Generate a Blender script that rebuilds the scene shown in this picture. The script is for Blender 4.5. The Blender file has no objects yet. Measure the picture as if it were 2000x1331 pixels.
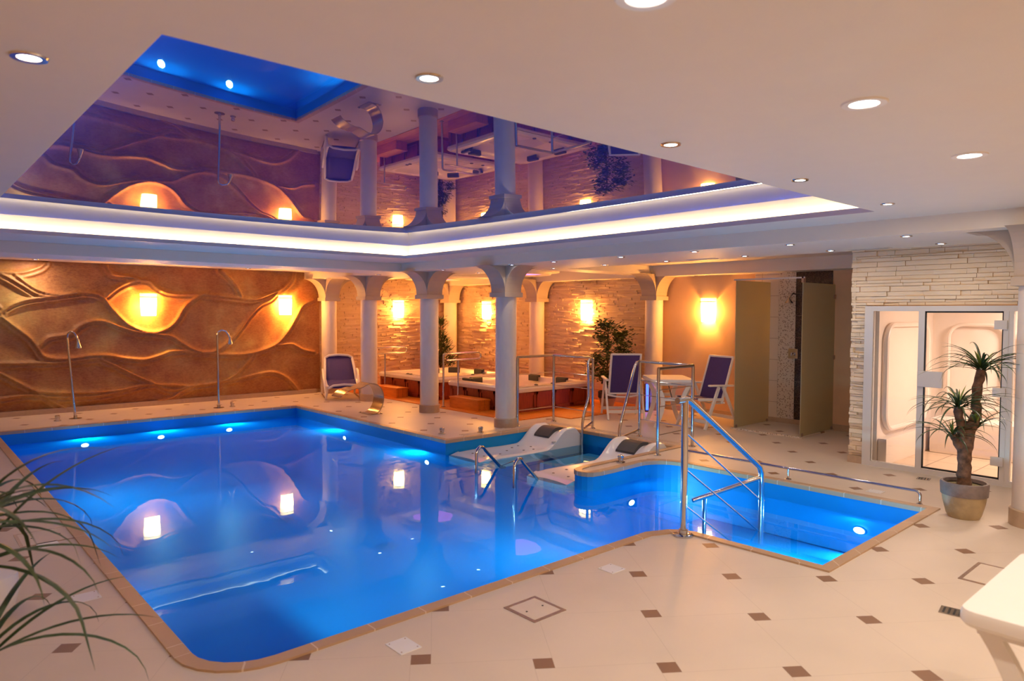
import bpy, bmesh, math, random
from mathutils import Vector, Matrix
random.seed(7)
PI = math.pi
scene = bpy.context.scene
col = scene.collection

# ---------------- camera ----------------
cam_data = bpy.data.cameras.new('camera')
cam = bpy.data.objects.new('camera', cam_data)
col.objects.link(cam)
yaw, pitch, roll = math.radians(48.2157), math.radians(2.2714), math.radians(.2261)
F_ = Vector((math.cos(yaw)*math.cos(pitch), math.sin(yaw)*math.cos(pitch), -math.sin(pitch)))
R0 = Vector((math.sin(yaw), -math.cos(yaw), 0)); U0 = R0.cross(F_)
R_ = R0*math.cos(roll) + U0*math.sin(roll); U_ = -R0*math.sin(roll) + U0*math.cos(roll)
cam.matrix_world = Matrix(((R_.x, U_.x, -F_.x, 0), (R_.y, U_.y, -F_.y, 0), (R_.z, U_.z, -F_.z, 1.7), (0, 0, 0, 1)))
cam_data.sensor_width = 36.0
cam_data.lens = 36.0*1364.18/2000
cam_data.clip_start = .05
cam_data.dof.use_dof = True
cam_data.dof.focus_distance = 8.0
cam_data.dof.aperture_fstop = 2.8
scene.camera = cam

# ---------------- world, exposure ----------------
w = bpy.data.worlds.new('world'); scene.world = w; w.use_nodes = True
w.node_tree.nodes['Background'].inputs[0].default_value = (.9, .75, .6, 1)
w.node_tree.nodes['Background'].inputs[1].default_value = .3
vs = scene.view_settings
vs.view_transform = 'Standard'; vs.look = 'None'; vs.exposure = 0.0; vs.gamma = 1.0; vs.use_curve_mapping = False
cy = scene.cycles
cy.max_bounces = 10; cy.diffuse_bounces = 5; cy.glossy_bounces = 5; cy.transmission_bounces = 6; cy.transparent_max_bounces = 12
cy.caustics_reflective = False; cy.caustics_refractive = False
cy.sample_clamp_indirect = 3.0
cy.use_denoising = True
try: cy.use_light_tree = True
except Exception: pass

# light strengths (W) and colours
DOWN_NEAR, DOWN_BEAM, DOWN_BIG = 4.0, 1.3, 9.2
SCONCE_GLOW, SCONCE_PT = 125.0, 85.0
COVE = 90.0
POOL_W = 18.0
DOWN_COL = (1.0, .79, .60)
AMBER = (1.0, .41, .08)
COVE_COL = (1.0, .74, .40)
POOL_COL = (.30, .80, 1.0)
MURK = .62      # share of light the water scatters instead of passing

ZC, ZB, ZM, ZW = 2.52, 2.38, 2.73, -.19   # ceiling, beam underside, mirror edge, water

# ---------------- node helpers ----------------
class X:
    """a float socket in a node tree, with operators"""
    def __init__(s, nt, v): s.nt, s.v = nt, v
    def op(s, o, *a):
        n = s.nt.nodes.new('ShaderNodeMath'); n.operation = o
        for i, q in enumerate((s,)+a):
            if isinstance(q, X): s.nt.links.new(q.v, n.inputs[i])
            else: n.inputs[i].default_value = q
        return X(s.nt, n.outputs[0])
    def __add__(s, o): return s.op('ADD', o)
    def __sub__(s, o): return s.op('SUBTRACT', o)
    def __mul__(s, o): return s.op('MULTIPLY', o)
    def __truediv__(s, o): return s.op('DIVIDE', o)
    def lt(s, o): return s.op('LESS_THAN', o)
    def gt(s, o): return s.op('GREATER_THAN', o)
    def abs(s): return s.op('ABSOLUTE')
    def rnd(s): return s.op('ROUND')
    def sgn(s): return s.op('SIGN')
    def mx(s, o): return s.op('MAXIMUM', o)

def new_mat(name):
    m = bpy.data.materials.new(name); m.use_nodes = True
    return m, m.node_tree, m.node_tree.nodes['Principled BSDF']

def srgb(r, g, b):
    f = lambda c: (c/255/12.92 if c/255 <= .04045 else ((c/255+.055)/1.055)**2.4)
    return (f(r), f(g), f(b), 1)

def mixc(nt, fac, a, b):
    n = nt.nodes.new('ShaderNodeMix'); n.data_type = 'RGBA'
    for k, q in ((0, fac), (6, a), (7, b)):
        if isinstance(q, X): nt.links.new(q.v, n.inputs[k])
        elif isinstance(q, bpy.types.NodeSocket): nt.links.new(q, n.inputs[k])
        else: n.inputs[k].default_value = q
    return n.outputs[2]

def coords(nt, space='Object'):
    return nt.nodes.new('ShaderNodeTexCoord').outputs[space]

def noise(nt, vec, scale, detail=3, stretch=None, rough=.5):
    if stretch:
        mp = nt.nodes.new('ShaderNodeMapping'); mp.inputs['Scale'].default_value = stretch
        nt.links.new(vec, mp.inputs[0]); vec = mp.outputs[0]
    n = nt.nodes.new('ShaderNodeTexNoise'); n.inputs['Scale'].default_value = scale
    n.inputs['Detail'].default_value = detail; n.inputs['Roughness'].default_value = rough
    nt.links.new(vec, n.inputs['Vector'])
    return n.outputs['Fac']

def ramp(nt, fac, stops):
    n = nt.nodes.new('ShaderNodeValToRGB'); nt.links.new(fac, n.inputs[0])
    e = n.color_ramp.elements
    while len(e) < len(stops): e.new(.5)
    for el, (p, c) in zip(e, stops): el.position = p; el.color = c
    return n.outputs[0]

def bump(nt, b, height, strength, dist=.01):
    n = nt.nodes.new('ShaderNodeBump'); n.inputs['Strength'].default_value = strength; n.inputs['Distance'].default_value = dist
    nt.links.new(height, n.inputs['Height']); nt.links.new(n.outputs[0], b.inputs['Normal'])

def plain(name, c, rough=.5, metal=0., var=.0, scale=6., bumpy=0., spec=.5, bscale=60.):
    m, nt, b = new_mat(name)
    b.inputs['Roughness'].default_value = rough; b.inputs['Metallic'].default_value = metal
    b.inputs['Specular IOR Level'].default_value = spec
    v = coords(nt)
    f = noise(nt, v, scale)
    lo = tuple(q*(1-var) for q in c[:3])+(1,); hi = tuple(min(1, q*(1+var)) for q in c[:3])+(1,)
    nt.links.new(ramp(nt, f, [(.3, lo), (.7, hi)]), b.inputs['Base Color'])
    if bumpy: bump(nt, b, noise(nt, v, bscale, 4), bumpy)
    return m

def glow(name, c, s):
    m = bpy.data.materials.new(name); m.use_nodes = True; nt = m.node_tree; nt.nodes.clear()
    e = nt.nodes.new('ShaderNodeEmission'); e.inputs[0].default_value = tuple(c[:3])+(1,); e.inputs[1].default_value = s
    o = nt.nodes.new('ShaderNodeOutputMaterial'); nt.links.new(e.outputs[0], o.inputs[0])
    return m

M = {}
M['ceiling'] = plain('white_ceiling_paint', (.79, .735, .64, 1), .6, var=.01, bumpy=.02)
M['plaster'] = plain('sand_plaster', (.74, .50, .29, 1), .8, var=.03, bumpy=.15, bscale=90)
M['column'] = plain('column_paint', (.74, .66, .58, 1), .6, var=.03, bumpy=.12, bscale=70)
M['capital'] = plain('shaded_capital_paint', (.46, .38, .31, 1), .6, var=.02)  # darker than the shafts: the shade on the column heads is put into the colour
M['base_tile'] = plain('column_base_tile', (.50, .36, .24, 1), .35, var=.06, scale=20)
M['chrome'] = plain('polished_steel', (.60, .585, .57, 1), .12, 1.0, var=.02)
M['steel'] = plain('brushed_steel', (.48, .43, .37, 1), .24, 1.0, var=.05, scale=40)
M['white'] = plain('white_plastic', (.82, .80, .77, 1), .35, var=.01)
M['acrylic'] = plain('white_acrylic', (.90, .88, .85, 1), .18, var=.01)
M['tubacrylic'] = plain('cream_acrylic', (.78, .70, .60, 1), .2, var=.01)
M['black'] = plain('black_foam', (.03, .03, .033, 1), .55, var=.1)
M['pillow'] = plain('grey_foam', (.055, .055, .06, 1), .5, var=.1)
M['navy'] = plain('navy_sling_fabric', (.045, .03, .20, 1), .75, var=.12, scale=90, bumpy=.3, bscale=400)
M['frame'] = plain('painted_aluminium', (.70, .68, .66, 1), .35, var=.01)
M['gasket'] = plain('black_gasket', (.015, .015, .015, 1), .5)
M['steam_wall'] = plain('steam_room_shell', (.86, .76, .68, 1), .35, var=.02)
M['bark'] = plain('fibrous_bark', (.14, .075, .045, 1), .9, var=.5, scale=25, bumpy=.8, bscale=30)
M['thinbark'] = plain('thin_stem_bark', (.10, .06, .03, 1), .9, var=.4, scale=25)
M['leaf'] = plain('dark_leaf', (.035, .065, .02, 1), .45, var=.45, scale=9)
M['leaf_light'] = plain('fresh_leaf', (.18, .27, .04, 1), .45, var=.3, scale=9)
M['ficus'] = plain('ficus_leaf', (.05, .085, .018, 1), .45, var=.5, scale=14)
M['soil'] = plain('moss_soil', (.20, .16, .07, 1), .95, var=.4, scale=60, bumpy=.6)
M['pot_tan'] = plain('tan_ceramic', (.42, .32, .18, 1), .5, var=.18, scale=9, bumpy=.2)
M['pot_grey'] = plain('grey_ceramic_rim', (.20, .16, .15, 1), .6, var=.15, scale=20, bumpy=.2)
M['pot_dark'] = plain('dark_pot', (.05, .04, .035, 1), .5)
M['pot_white'] = plain('white_pot', (.75, .73, .72, 1), .3)
M['plate'] = plain('white_floor_plate', (.80, .80, .80, 1), .3, var=.02)
M['frame_brass'] = plain('hatch_frame_metal', (.45, .33, .26, 1), .35, .7, var=.1, scale=30)
M['drain'] = plain('pool_drain_grille', (.05, .10, .2, 1), .5, var=.2)
M['bulb'] = glow('lamp_face', (1.0, .93, .88), 16)
M['poolbulb'] = glow('pool_lamp_face', (.75, .93, 1.0), 9)
M['cove'] = glow('led_strip', COVE_COL, COVE)
M['pink'] = glow('pink_backlit_membrane', (1.0, .17, .36), 3.0)
M['blueled'] = glow('blue_led', (.03, .08, 1.0), 6)

def floor_tile(name, base, dot_col, x0=2.334, y0=2.372):
    m, nt, b = new_mat(name)
    v = coords(nt)
    sp = nt.nodes.new('ShaderNodeSeparateXYZ'); nt.links.new(v, sp.inputs[0])
    x = X(nt, sp.outputs[0])-x0; y = X(nt, sp.outputs[1])-y0
    s = (x+y)/.85; t = (x-y)/.85
    s0, t0 = s.rnd(), t.rnd()
    s = s-s0; t = t-t0
    lx = (s+t)*.425; ly = (s-t)*.425
    th = math.radians(-35.4); c_, s_ = math.cos(th), math.sin(th)
    u = lx*c_+ly*s_; q = ly*c_-lx*s_
    dot = u.abs().mx(q.abs()).lt(.0485)
    g1 = (q+u.sgn()*.05).abs(); g2 = (u-q.sgn()*.05).abs()
    grout = g1.op('MINIMUM', g2).lt(.0016)
    f = noise(nt, v, 1.3, 4)
    base2 = tuple(k*.93 for k in base[:3])+(1,)
    tile = ramp(nt, f, [(.35, base2), (.65, base)])
    c1 = mixc(nt, grout*.35, tile, (.42, .34, .26, 1))
    c2 = mixc(nt, dot, c1, dot_col)
    nt.links.new(c2, b.inputs['Base Color'])
    b.inputs['Roughness'].default_value = .42
    b.inputs['Specular IOR Level'].default_value = .35
    return m
M['floor'] = floor_tile('cream_tile_with_brown_insets', (.72, .615, .50, 1), (.26, .145, .085, 1))

def brick_mat(name, c1, c2, mortar, w_, h_, mort=.01, rough=.4, space='UV', off=.0, bumpd=0, mscale=1.0):
    m, nt, b = new_mat(name)
    v = coords(nt, space)
    n = nt.nodes.new('ShaderNodeTexBrick'); nt.links.new(v, n.inputs['Vector'])
    n.offset = off
    n.inputs['Scale'].default_value = mscale; n.inputs['Color1'].default_value = c1; n.inputs['Color2'].default_value = c2
    n.inputs['Mortar'].default_value = mortar; n.inputs['Mortar Size'].default_value = mort
    n.inputs['Brick Width'].default_value = w_; n.inputs['Row Height'].default_value = h_
    nt.links.new(n.outputs['Color'], b.inputs['Base Color']); b.inputs['Roughness'].default_value = rough
    return m
M['coping'] = brick_mat('coping_tile', (.47, .31, .185, 1), (.52, .35, .21, 1), (.68, .56, .44, 1), .33, 10., .004)
M['liner'] = plain('blue_pool_liner', (.0, .26, .70, 1), .45, var=.02, spec=.2)
M['liner_light'] = plain('light_blue_step_liner', (.08, .46, .84, 1), .45, var=.02, spec=.2)

def wood(name, c1, c2, plank=.12, along='x', rough=.45):
    m, nt, b = new_mat(name)
    v = coords(nt)
    st = (1.5, 14, 14) if along == 'x' else (14, 1.5, 14) if along == 'y' else (14, 14, 1.5)
    f = noise(nt, v, 3, 4, st)
    c = ramp(nt, f, [(.3, c1), (.7, c2)])
    sp = nt.nodes.new('ShaderNodeSeparateXYZ'); nt.links.new(v, sp.inputs[0])
    a = X(nt, sp.outputs[{'x': 1, 'y': 0, 'z': 1}[along]])
    fr = (a/plank); line = (fr-fr.rnd()).abs().gt(.475)
    nt.links.new(mixc(nt, line*.75, c, tuple(k*.25 for k in c1[:3])+(1,)), b.inputs['Base Color'])
    b.inputs['Roughness'].default_value = rough
    return m
M['deck'] = wood('orange_deck_boards', (.62, .15, .006, 1), (.86, .29, .014, 1), .14, 'y')
M['redwood'] = wood('red_cedar_skirt', (.20, .028, .008, 1), (.34, .055, .015, 1), .07, 'z', .4)
M['stepwood'] = wood('orange_step_boards', (.60, .15, .008, 1), (.78, .25, .018, 1), .10, 'y', .45)

def stone_mat(name, c1, c2):
    m, nt, b = new_mat(name)
    v = coords(nt)
    f = noise(nt, v, 2.2, 5, (1, 1, 4), .65)
    nt.links.new(ramp(nt, f, [(.3, c1), (.7, c2)]), b.inputs['Base Color'])
    b.inputs['Roughness'].default_value = .75
    bump(nt, b, noise(nt, v, 16, 5, (1, 1, 3), .7), .5, .012)
    return m
M['stone'] = stone_mat('split_face_stone', (.70, .53, .32, 1), (.80, .64, .42, 1))
M['stone_white'] = stone_mat('pale_split_stone', (.80, .64, .46, 1), (.87, .73, .55, 1))

def relief_mat():
    m, nt, b = new_mat('brown_sculpted_plaster')
    v = coords(nt)
    f = noise(nt, v, 1.1, 6, None, .62)
    c = ramp(nt, f, [(.30, srgb(132, 76, 42)), (.45, srgb(168, 104, 58)), (.56, srgb(188, 136, 74)), (.68, srgb(214, 180, 104))])
    g = noise(nt, v, 22, 5, (1, 1, 2), .6)
    nt.links.new(mixc(nt, .35, c, ramp(nt, g, [(.3, srgb(104, 64, 38)), (.7, srgb(190, 142, 84))])), b.inputs['Base Color'])
    b.inputs['Roughness'].default_value = .55
    b.inputs['Specular IOR Level'].default_value = .4
    bump(nt, b, g, .25, .01)
    return m
M['relief'] = relief_mat()

def water_mat():
    m = bpy.data.materials.new('pool_water'); m.use_nodes = True; nt = m.node_tree; nt.nodes.clear()
    fr = nt.nodes.new('ShaderNodeFresnel'); fr.inputs[0].default_value = 1.33
    gl = nt.nodes.new('ShaderNodeBsdfGlossy'); gl.inputs['Roughness'].default_value = .0; gl.inputs[0].default_value = (.46, .80, 1.0, 1)
    tr = nt.nodes.new('ShaderNodeBsdfTransparent'); tr.inputs[0].default_value = (.80, .95, 1.0, 1)
    mx = nt.nodes.new('ShaderNodeMixShader'); o = nt.nodes.new('ShaderNodeOutputMaterial')
    tl = nt.nodes.new('ShaderNodeBsdfTranslucent'); tl.inputs[0].default_value = (.0, .39, .90, 1)
    m0 = nt.nodes.new('ShaderNodeMixShader')
    sp = nt.nodes.new('ShaderNodeSeparateXYZ'); nt.links.new(coords(nt), sp.inputs[0])
    k = ((X(nt, sp.outputs[0])-5.2)/.4).mx(0.).op('MINIMUM', 1.)          # shallow clear water in the bay and the step pool
    nt.links.new((k*(-.93*MURK)+MURK).v, m0.inputs[0])
    nt.links.new(tr.outputs[0], m0.inputs[1]); nt.links.new(tl.outputs[0], m0.inputs[2])
    v = coords(nt)
    n1 = noise(nt, v, .9, 2); n2 = noise(nt, v, 7., 1)
    a = X(nt, n1)+X(nt, n2)*.06
    bp = nt.nodes.new('ShaderNodeBump'); bp.inputs['Strength'].default_value = .055; bp.inputs['Distance'].default_value = .05
    nt.links.new(a.v, bp.inputs['Height'])
    nt.links.new(bp.outputs[0], gl.inputs['Normal'])
    nt.links.new(fr.outputs[0], mx.inputs[0]); nt.links.new(m0.outputs[0], mx.inputs[1]); nt.links.new(gl.outputs[0], mx.inputs[2])
    nt.links.new(mx.outputs[0], o.inputs[0])
    return m
M['water'] = water_mat()

def mirror_mat():
    m = bpy.data.materials.new('glossy_blue_stretch_ceiling'); m.use_nodes = True; nt = m.node_tree; nt.nodes.clear()
    gl = nt.nodes.new('ShaderNodeBsdfGlossy'); gl.inputs['Roughness'].default_value = .01; gl.inputs[0].default_value = (.72, .80, 1, 1)
    df = nt.nodes.new('ShaderNodeBsdfDiffuse'); df.inputs[0].default_value = (.012, .035, .38, 1)
    lw = nt.nodes.new('ShaderNodeFresnel'); lw.inputs[0].default_value = 1.45
    f = (X(nt, lw.outputs[0])*.9+.26).op('MINIMUM', 1.0)
    mx = nt.nodes.new('ShaderNodeMixShader'); o = nt.nodes.new('ShaderNodeOutputMaterial')
    nt.links.new(f.v, mx.inputs[0]); nt.links.new(df.outputs[0], mx.inputs[1]); nt.links.new(gl.outputs[0], mx.inputs[2])
    nt.links.new(mx.outputs[0], o.inputs[0])
    return m
M['mirror'] = mirror_mat()

def glass_mat(name, tint, gloss=.0, dif=0., dcol=(1, 1, 1, 1), transl=0.):
    m = bpy.data.materials.new(name); m.use_nodes = True; nt = m.node_tree; nt.nodes.clear()
    fr = nt.nodes.new('ShaderNodeFresnel'); fr.inputs[0].default_value = 1.45
    gl = nt.nodes.new('ShaderNodeBsdfGlossy'); gl.inputs['Roughness'].default_value = gloss
    tr = nt.nodes.new('ShaderNodeBsdfTransparent'); tr.inputs[0].default_value = tint
    cur = tr.outputs[0]
    if dif or transl:
        d = nt.nodes.new('ShaderNodeBsdfDiffuse'); d.inputs[0].default_value = dcol
        t = nt.nodes.new('ShaderNodeBsdfTranslucent'); t.inputs[0].default_value = dcol
        m1 = nt.nodes.new('ShaderNodeMixShader'); m1.inputs[0].default_value = transl
        nt.links.new(d.outputs[0], m1.inputs[1]); nt.links.new(t.outputs[0], m1.inputs[2])
        m2 = nt.nodes.new('ShaderNodeMixShader'); m2.inputs[0].default_value = dif
        nt.links.new(cur, m2.inputs[1]); nt.links.new(m1.outputs[0], m2.inputs[2]); cur = m2.outputs[0]
    mx = nt.nodes.new('ShaderNodeMixShader'); o = nt.nodes.new('ShaderNodeOutputMaterial')
    nt.links.new(fr.outputs[0], mx.inputs[0]); nt.links.new(cur, mx.inputs[1]); nt.links.new(gl.outputs[0], mx.inputs[2])
    nt.links.new(mx.outputs[0], o.inputs[0])
    return m
M['glass'] = glass_mat('clear_glass', (.97, .97, .95, 1))
M['frosted'] = glass_mat('frosted_green_glass', (.75, .78, .6, 1), .15, .88, (.86, .80, .50, 1), .5)
M['tile_cream'] = brick_mat('cream_shower_tile', (.74, .66, .55, 1), (.76, .68, .57, 1), (.45, .36, .28, 1), .35, .33, .004, .25)
def speck(name, a, b_, sc=60):
    m, nt, b = new_mat(name); v = coords(nt)
    n = nt.nodes.new('ShaderNodeTexVoronoi'); n.inputs['Scale'].default_value = sc; nt.links.new(v, n.inputs['Vector'])
    nt.links.new(ramp(nt, n.outputs['Distance'], [(.25, b_), (.45, a)]), b.inputs['Base Color']); b.inputs['Roughness'].default_value = .25
    return m
M['tile_speck'] = speck('pebble_mosaic_tile', (.72, .64, .53, 1), (.36, .27, .2, 1), 38)
M['tile_dark'] = speck('dark_mosaic_tile', (.035, .015, .01, 1), (.13, .075, .05, 1), 60)
M['steam_floor'] = brick_mat('steam_room_floor_tile', (.66, .50, .36, 1), (.68, .52, .38, 1), (.30, .2, .14, 1), .45, .45, .006, .3, 'Object')

def shade_mat():
    m = bpy.data.materials.new('lit_sconce_glass'); m.use_nodes = True; nt = m.node_tree; nt.nodes.clear()
    e = nt.nodes.new('ShaderNodeEmission'); e.inputs[0].default_value = (1.0, .46, .10, 1)
    ln = nt.nodes.new('ShaderNodeVectorMath'); ln.operation = 'DISTANCE'; nt.links.new(coords(nt), ln.inputs[0]); ln.inputs[1].default_value = (.08, 0, .15)
    q = X(nt, ln.outputs['Value'])/.125                       # brightest where the bulb sits behind the glass
    nt.links.new((((q*q)*-1.).op('EXPONENT')*SCONCE_GLOW+4.0).v, e.inputs[1])
    d = nt.nodes.new('ShaderNodeBsdfTransparent'); d.inputs[0].default_value = (.55, .5, .42, 1)
    mx = nt.nodes.new('ShaderNodeAddShader'); o = nt.nodes.new('ShaderNodeOutputMaterial')
    nt.links.new(e.outputs[0], mx.inputs[0]); nt.links.new(d.outputs[0], mx.inputs[1]); nt.links.new(mx.outputs[0], o.inputs[0])
    return m
M['shade'] = shade_mat()

# ---------------- mesh helpers ----------------
class MB:
    def __init__(s): s.v, s.f, s.uv = [], [], {}
    def add(s, vs, fs):
        o = len(s.v); s.v += [tuple(q) for q in vs]; s.f += [tuple(i+o for i in f) for f in fs]; return s
    def box(s, c, d, rot=None, bev=0):
        x, y, z = (k/2 for k in d)
        if bev:
            b = min(bev, x, y, z)*.999
            pts = []; 
            bm = bmesh.new(); bmesh.ops.create_cube(bm, size=1)
            for q in bm.verts: q.co = Vector((q.co.x*2*x, q.co.y*2*y, q.co.z*2*z))
            bmesh.ops.bevel(bm, geom=bm.edges[:], offset=b, segments=2, affect='EDGES', profile=.7)
            bm.verts.ensure_lookup_table()
            pts = [q.co.copy() for q in bm.verts]; fs = [[q.index for q in f.verts] for f in bm.faces]; bm.free()
        else:
            pts = [Vector((i*x, j*y, k*z)) for i in (-1, 1) for j in (-1, 1) for k in (-1, 1)]
            fs = [(0, 1, 3, 2), (4, 6, 7, 5), (0, 4, 5, 1), (2, 3, 7, 6), (0, 2, 6, 4), (1, 5, 7, 3)]
        if rot: pts = [rot @ p for p in pts]
        return s.add([p+Vector(c) for p in pts], fs)
    def b2(s, lo, hi, bev=0):
        return s.box([(a+b)/2 for a, b in zip(lo, hi)], [b-a for a, b in zip(lo, hi)], None, bev)
    def tube(s, pts, r, seg=10, closed=False, caps=True):
        P = [Vector(p) for p in pts]; n = len(P); rings = []
        up = Vector((0, 0, 1)); pn = None
        for i in range(n):
            a = P[(i-1) % n] if (i > 0 or closed) else P[i]; b = P[(i+1) % n] if (i < n-1 or closed) else P[i]
            t = (b-a)
            t = t.normalized() if t.length > 1e-9 else Vector((0, 0, 1))
            if pn is None:
                pn = t.cross(up) if abs(t.z) < .95 else t.cross(Vector((1, 0, 0)))
            pn = (pn - t*pn.dot(t)).normalized(); bn = t.cross(pn)
            rr = r[i] if isinstance(r, (list, tuple)) else r
            rings.append([P[i]+(pn*math.cos(2*PI*k/seg)+bn*math.sin(2*PI*k/seg))*rr for k in range(seg)])
        vs = [q for g in rings for q in g]; fs = []
        for i in range(n if closed else n-1):
            j = (i+1) % n
            for k in range(seg):
                l = (k+1) % seg; fs.append((i*seg+k, i*seg+l, j*seg+l, j*seg+k))
        if caps and not closed:
            fs.append(tuple(range(seg-1, -1, -1))); fs.append(tuple((n-1)*seg+k for k in range(seg)))
        return s.add(vs, fs)
    def lathe(s, prof, c=(0, 0, 0), seg=24, close=False):
        vs, fs = [], []
        for r, z in prof:
            for k in range(seg):
                a = 2*PI*k/seg; vs.append((c[0]+r*math.cos(a), c[1]+r*math.sin(a), c[2]+z))
        for i in range(len(prof)-1):
            for k in range(seg):
                l = (k+1) % seg; fs.append((i*seg+k, i*seg+l, (i+1)*seg+l, (i+1)*seg+k))
        if prof[0][0] > 1e-6 and not close: fs.append(tuple(range(seg-1, -1, -1)))
        if prof[-1][0] > 1e-6 and not close: fs.append(tuple((len(prof)-1)*seg+k for k in range(seg)))
        return s.add(vs, fs)
    def prism(s, poly, lo, hi, axis='z'):
        """extrude a 2D polygon (ccw) between lo and hi along axis; poly coords are the two other axes"""
        n = len(poly)
        def P(a, b, h): return {'z': (a, b, h), 'y': (a, h, b), 'x': (h, a, b)}[axis]
        vs = [P(a, b, lo) for a, b in poly]+[P(a, b, hi) for a, b in poly]
        fs = [tuple(range(n-1, -1, -1)), tuple(range(n, 2*n))]+[(i, (i+1) % n, n+(i+1) % n, n+i) for i in range(n)]
        return s.add(vs, fs)
    def build(s, name, mat, parent=None, smooth=False, uvs=None, fixn=True):
        me = bpy.data.meshes.new(name); me.from_pydata(s.v, [], s.f); me.update()
        if uvs is not None:
            l = me.uv_layers.new(name='UVMap')
            for lp in me.loops: l.data[lp.index].uv = uvs[lp.vertex_index]
        if fixn:
            bm = bmesh.new(); bm.from_mesh(me); bmesh.ops.recalc_face_normals(bm, faces=bm.faces); bm.to_mesh(me); bm.free()
        me.materials.append(M[mat] if isinstance(mat, str) else mat)
        if smooth:
            for p in me.polygons: p.use_smooth = True
            try: me.set_sharp_from_angle(angle=math.radians(38))
            except Exception: pass
        o = bpy.data.objects.new(name, me); col.objects.link(o)
        if parent: o.parent = parent
        return o

def tag(o, label=None, cat=None, group=None, kind=None):
    if label: o['label'] = label
    if cat: o['category'] = cat
    if group: o['group'] = group
    if kind: o['kind'] = kind
    return o
def thing(name, label, cat, loc=(0, 0, 0), rz=0, group=None, kind=None):
    o = bpy.data.objects.new(name, None); col.objects.link(o)
    o.location = loc; o.rotation_euler = (0, 0, rz); o.empty_display_size = .1
    return tag(o, label, cat, group, kind)
def struct(o): o['kind'] = 'structure'; return o
def dup(root, loc, rz=0, label=None, group=None):
    def cp(o, par):
        c = o.copy(); col.objects.link(c)
        if par: c.parent = par
        for ch in KIDS.get(o.name, [ch for ch in o.children]): cp(ch, c)
        return c
    r = cp(root, None); r.location = loc; r.rotation_euler = (0, 0, rz)
    if label: r['label'] = label
    if group: r['group'] = group
    return r
KIDS = {}
def arc(c, r, a0, a1, n, plane='xy', h=0):
    out = []
    for i in range(n+1):
        a = math.radians(a0+(a1-a0)*i/n); p, q = c[0]+r*math.cos(a), c[1]+r*math.sin(a)
        out.append({'xy': (p, q), 'xz': (p, h, q), 'yz': (h, p, q), 'xyz': (p, q, h)}[plane])
    return out
def area_light(name, loc, energy, size, colr, rot=(0, 0, 0), parent=None, spread=PI, shape='DISK', sy=None):
    l = bpy.data.lights.new(name, 'AREA'); l.energy = energy; l.size = size; l.color = colr; l.shape = shape
    if sy: l.size_y = sy
    l.spread = spread
    l.use_shadow = True
    o = bpy.data.objects.new(name, l); col.objects.link(o); o.location = loc; o.rotation_euler = rot
    if parent: o.parent = parent
    return o
def point_light(name, loc, energy, r, colr, parent=None):
    l = bpy.data.lights.new(name, 'POINT'); l.energy = energy; l.shadow_soft_size = r; l.color = colr
    o = bpy.data.objects.new(name, l); col.objects.link(o); o.location = loc
    if parent: o.parent = parent
    return o
# ---------------- setting ----------------
XL, XB, YN, YF = -1.3, 10.3, -2.6, 13.75      # room limits
PCX = 6.85                                     # column row
outline = []
outline += arc((1.38, 3.59), .30, 180, 270, 6)
outline += [(1.60, 3.29), (4.33, 3.29)]
outline += arc((4.36, 2.99), .27, 80, 10, 3)
outline += [(4.65, 2.06), (6.73, 2.08), (6.69, 4.50)]
outline += arc((6.34, 4.55), .35, 0, 90, 7)
outline += [(5.85, 4.88), (5.66, 4.88)] + arc((5.61, 5.03), .15, 265, 100, 7)[1:]
outline += [(5.70, 5.20), (7.44, 5.20), (7.44, 7.43), (5.47, 7.43), (5.47, 11.97), (1.08, 11.97)]

def offset(poly, d):
    n = len(poly); out = []
    for i in range(n):
        a, b, c = Vector(poly[i-1]), Vector(poly[i]), Vector(poly[(i+1) % n])
        t1, t2 = (b-a).normalized(), (c-b).normalized()
        n1, n2 = Vector((t1.y, -t1.x)), Vector((t2.y, -t2.x))
        k = n1+n2; k = k/max(.3, k.dot(k)/2)
        out.append(tuple(b+k*d))
    return out

def fill(outer, hole, z, name, mat, up=True):
    bm = bmesh.new(); es = []
    for poly in ([outer] if hole is None else [outer, hole]):
        vs = [bm.verts.new((p[0], p[1], z)) for p in poly]
        es += [bm.edges.new((vs[i], vs[(i+1) % len(vs)])) for i in range(len(vs))]
    bmesh.ops.triangle_fill(bm, use_beauty=True, use_dissolve=False, edges=es)
    for f in bm.faces:
        if (f.normal.z > 0) != up: f.normal_flip()
    me = bpy.data.meshes.new(name); bm.to_mesh(me); bm.free()
    me.materials.append(M[mat]); o = bpy.data.objects.new(name, me); col.objects.link(o)
    return o

struct(fill([(XL, YN), (XB, YN), (XB, YF), (XL, YF)], outline, 0, 'floor', 'floor'))

# basin: walls and bottom in one liner
mb = MB(); n = len(outline)
mb.add([(x, y, z) for z in (0, -1.25) for x, y in outline], [(i, (i+1) % n, n+(i+1) % n, n+i) for i in range(n)])
basin = mb.build('pool_basin', 'liner', smooth=False, fixn=False)
bm = bmesh.new(); bm.from_mesh(basin.data)
bm.verts.ensure_lookup_table(); es = [e for e in bm.edges if all(v.co.z < -1.2 for v in e.verts)]
bmesh.ops.triangle_fill(bm, use_beauty=True, use_dissolve=False, edges=es)
bm.to_mesh(basin.data); bm.free(); struct(basin)
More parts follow.
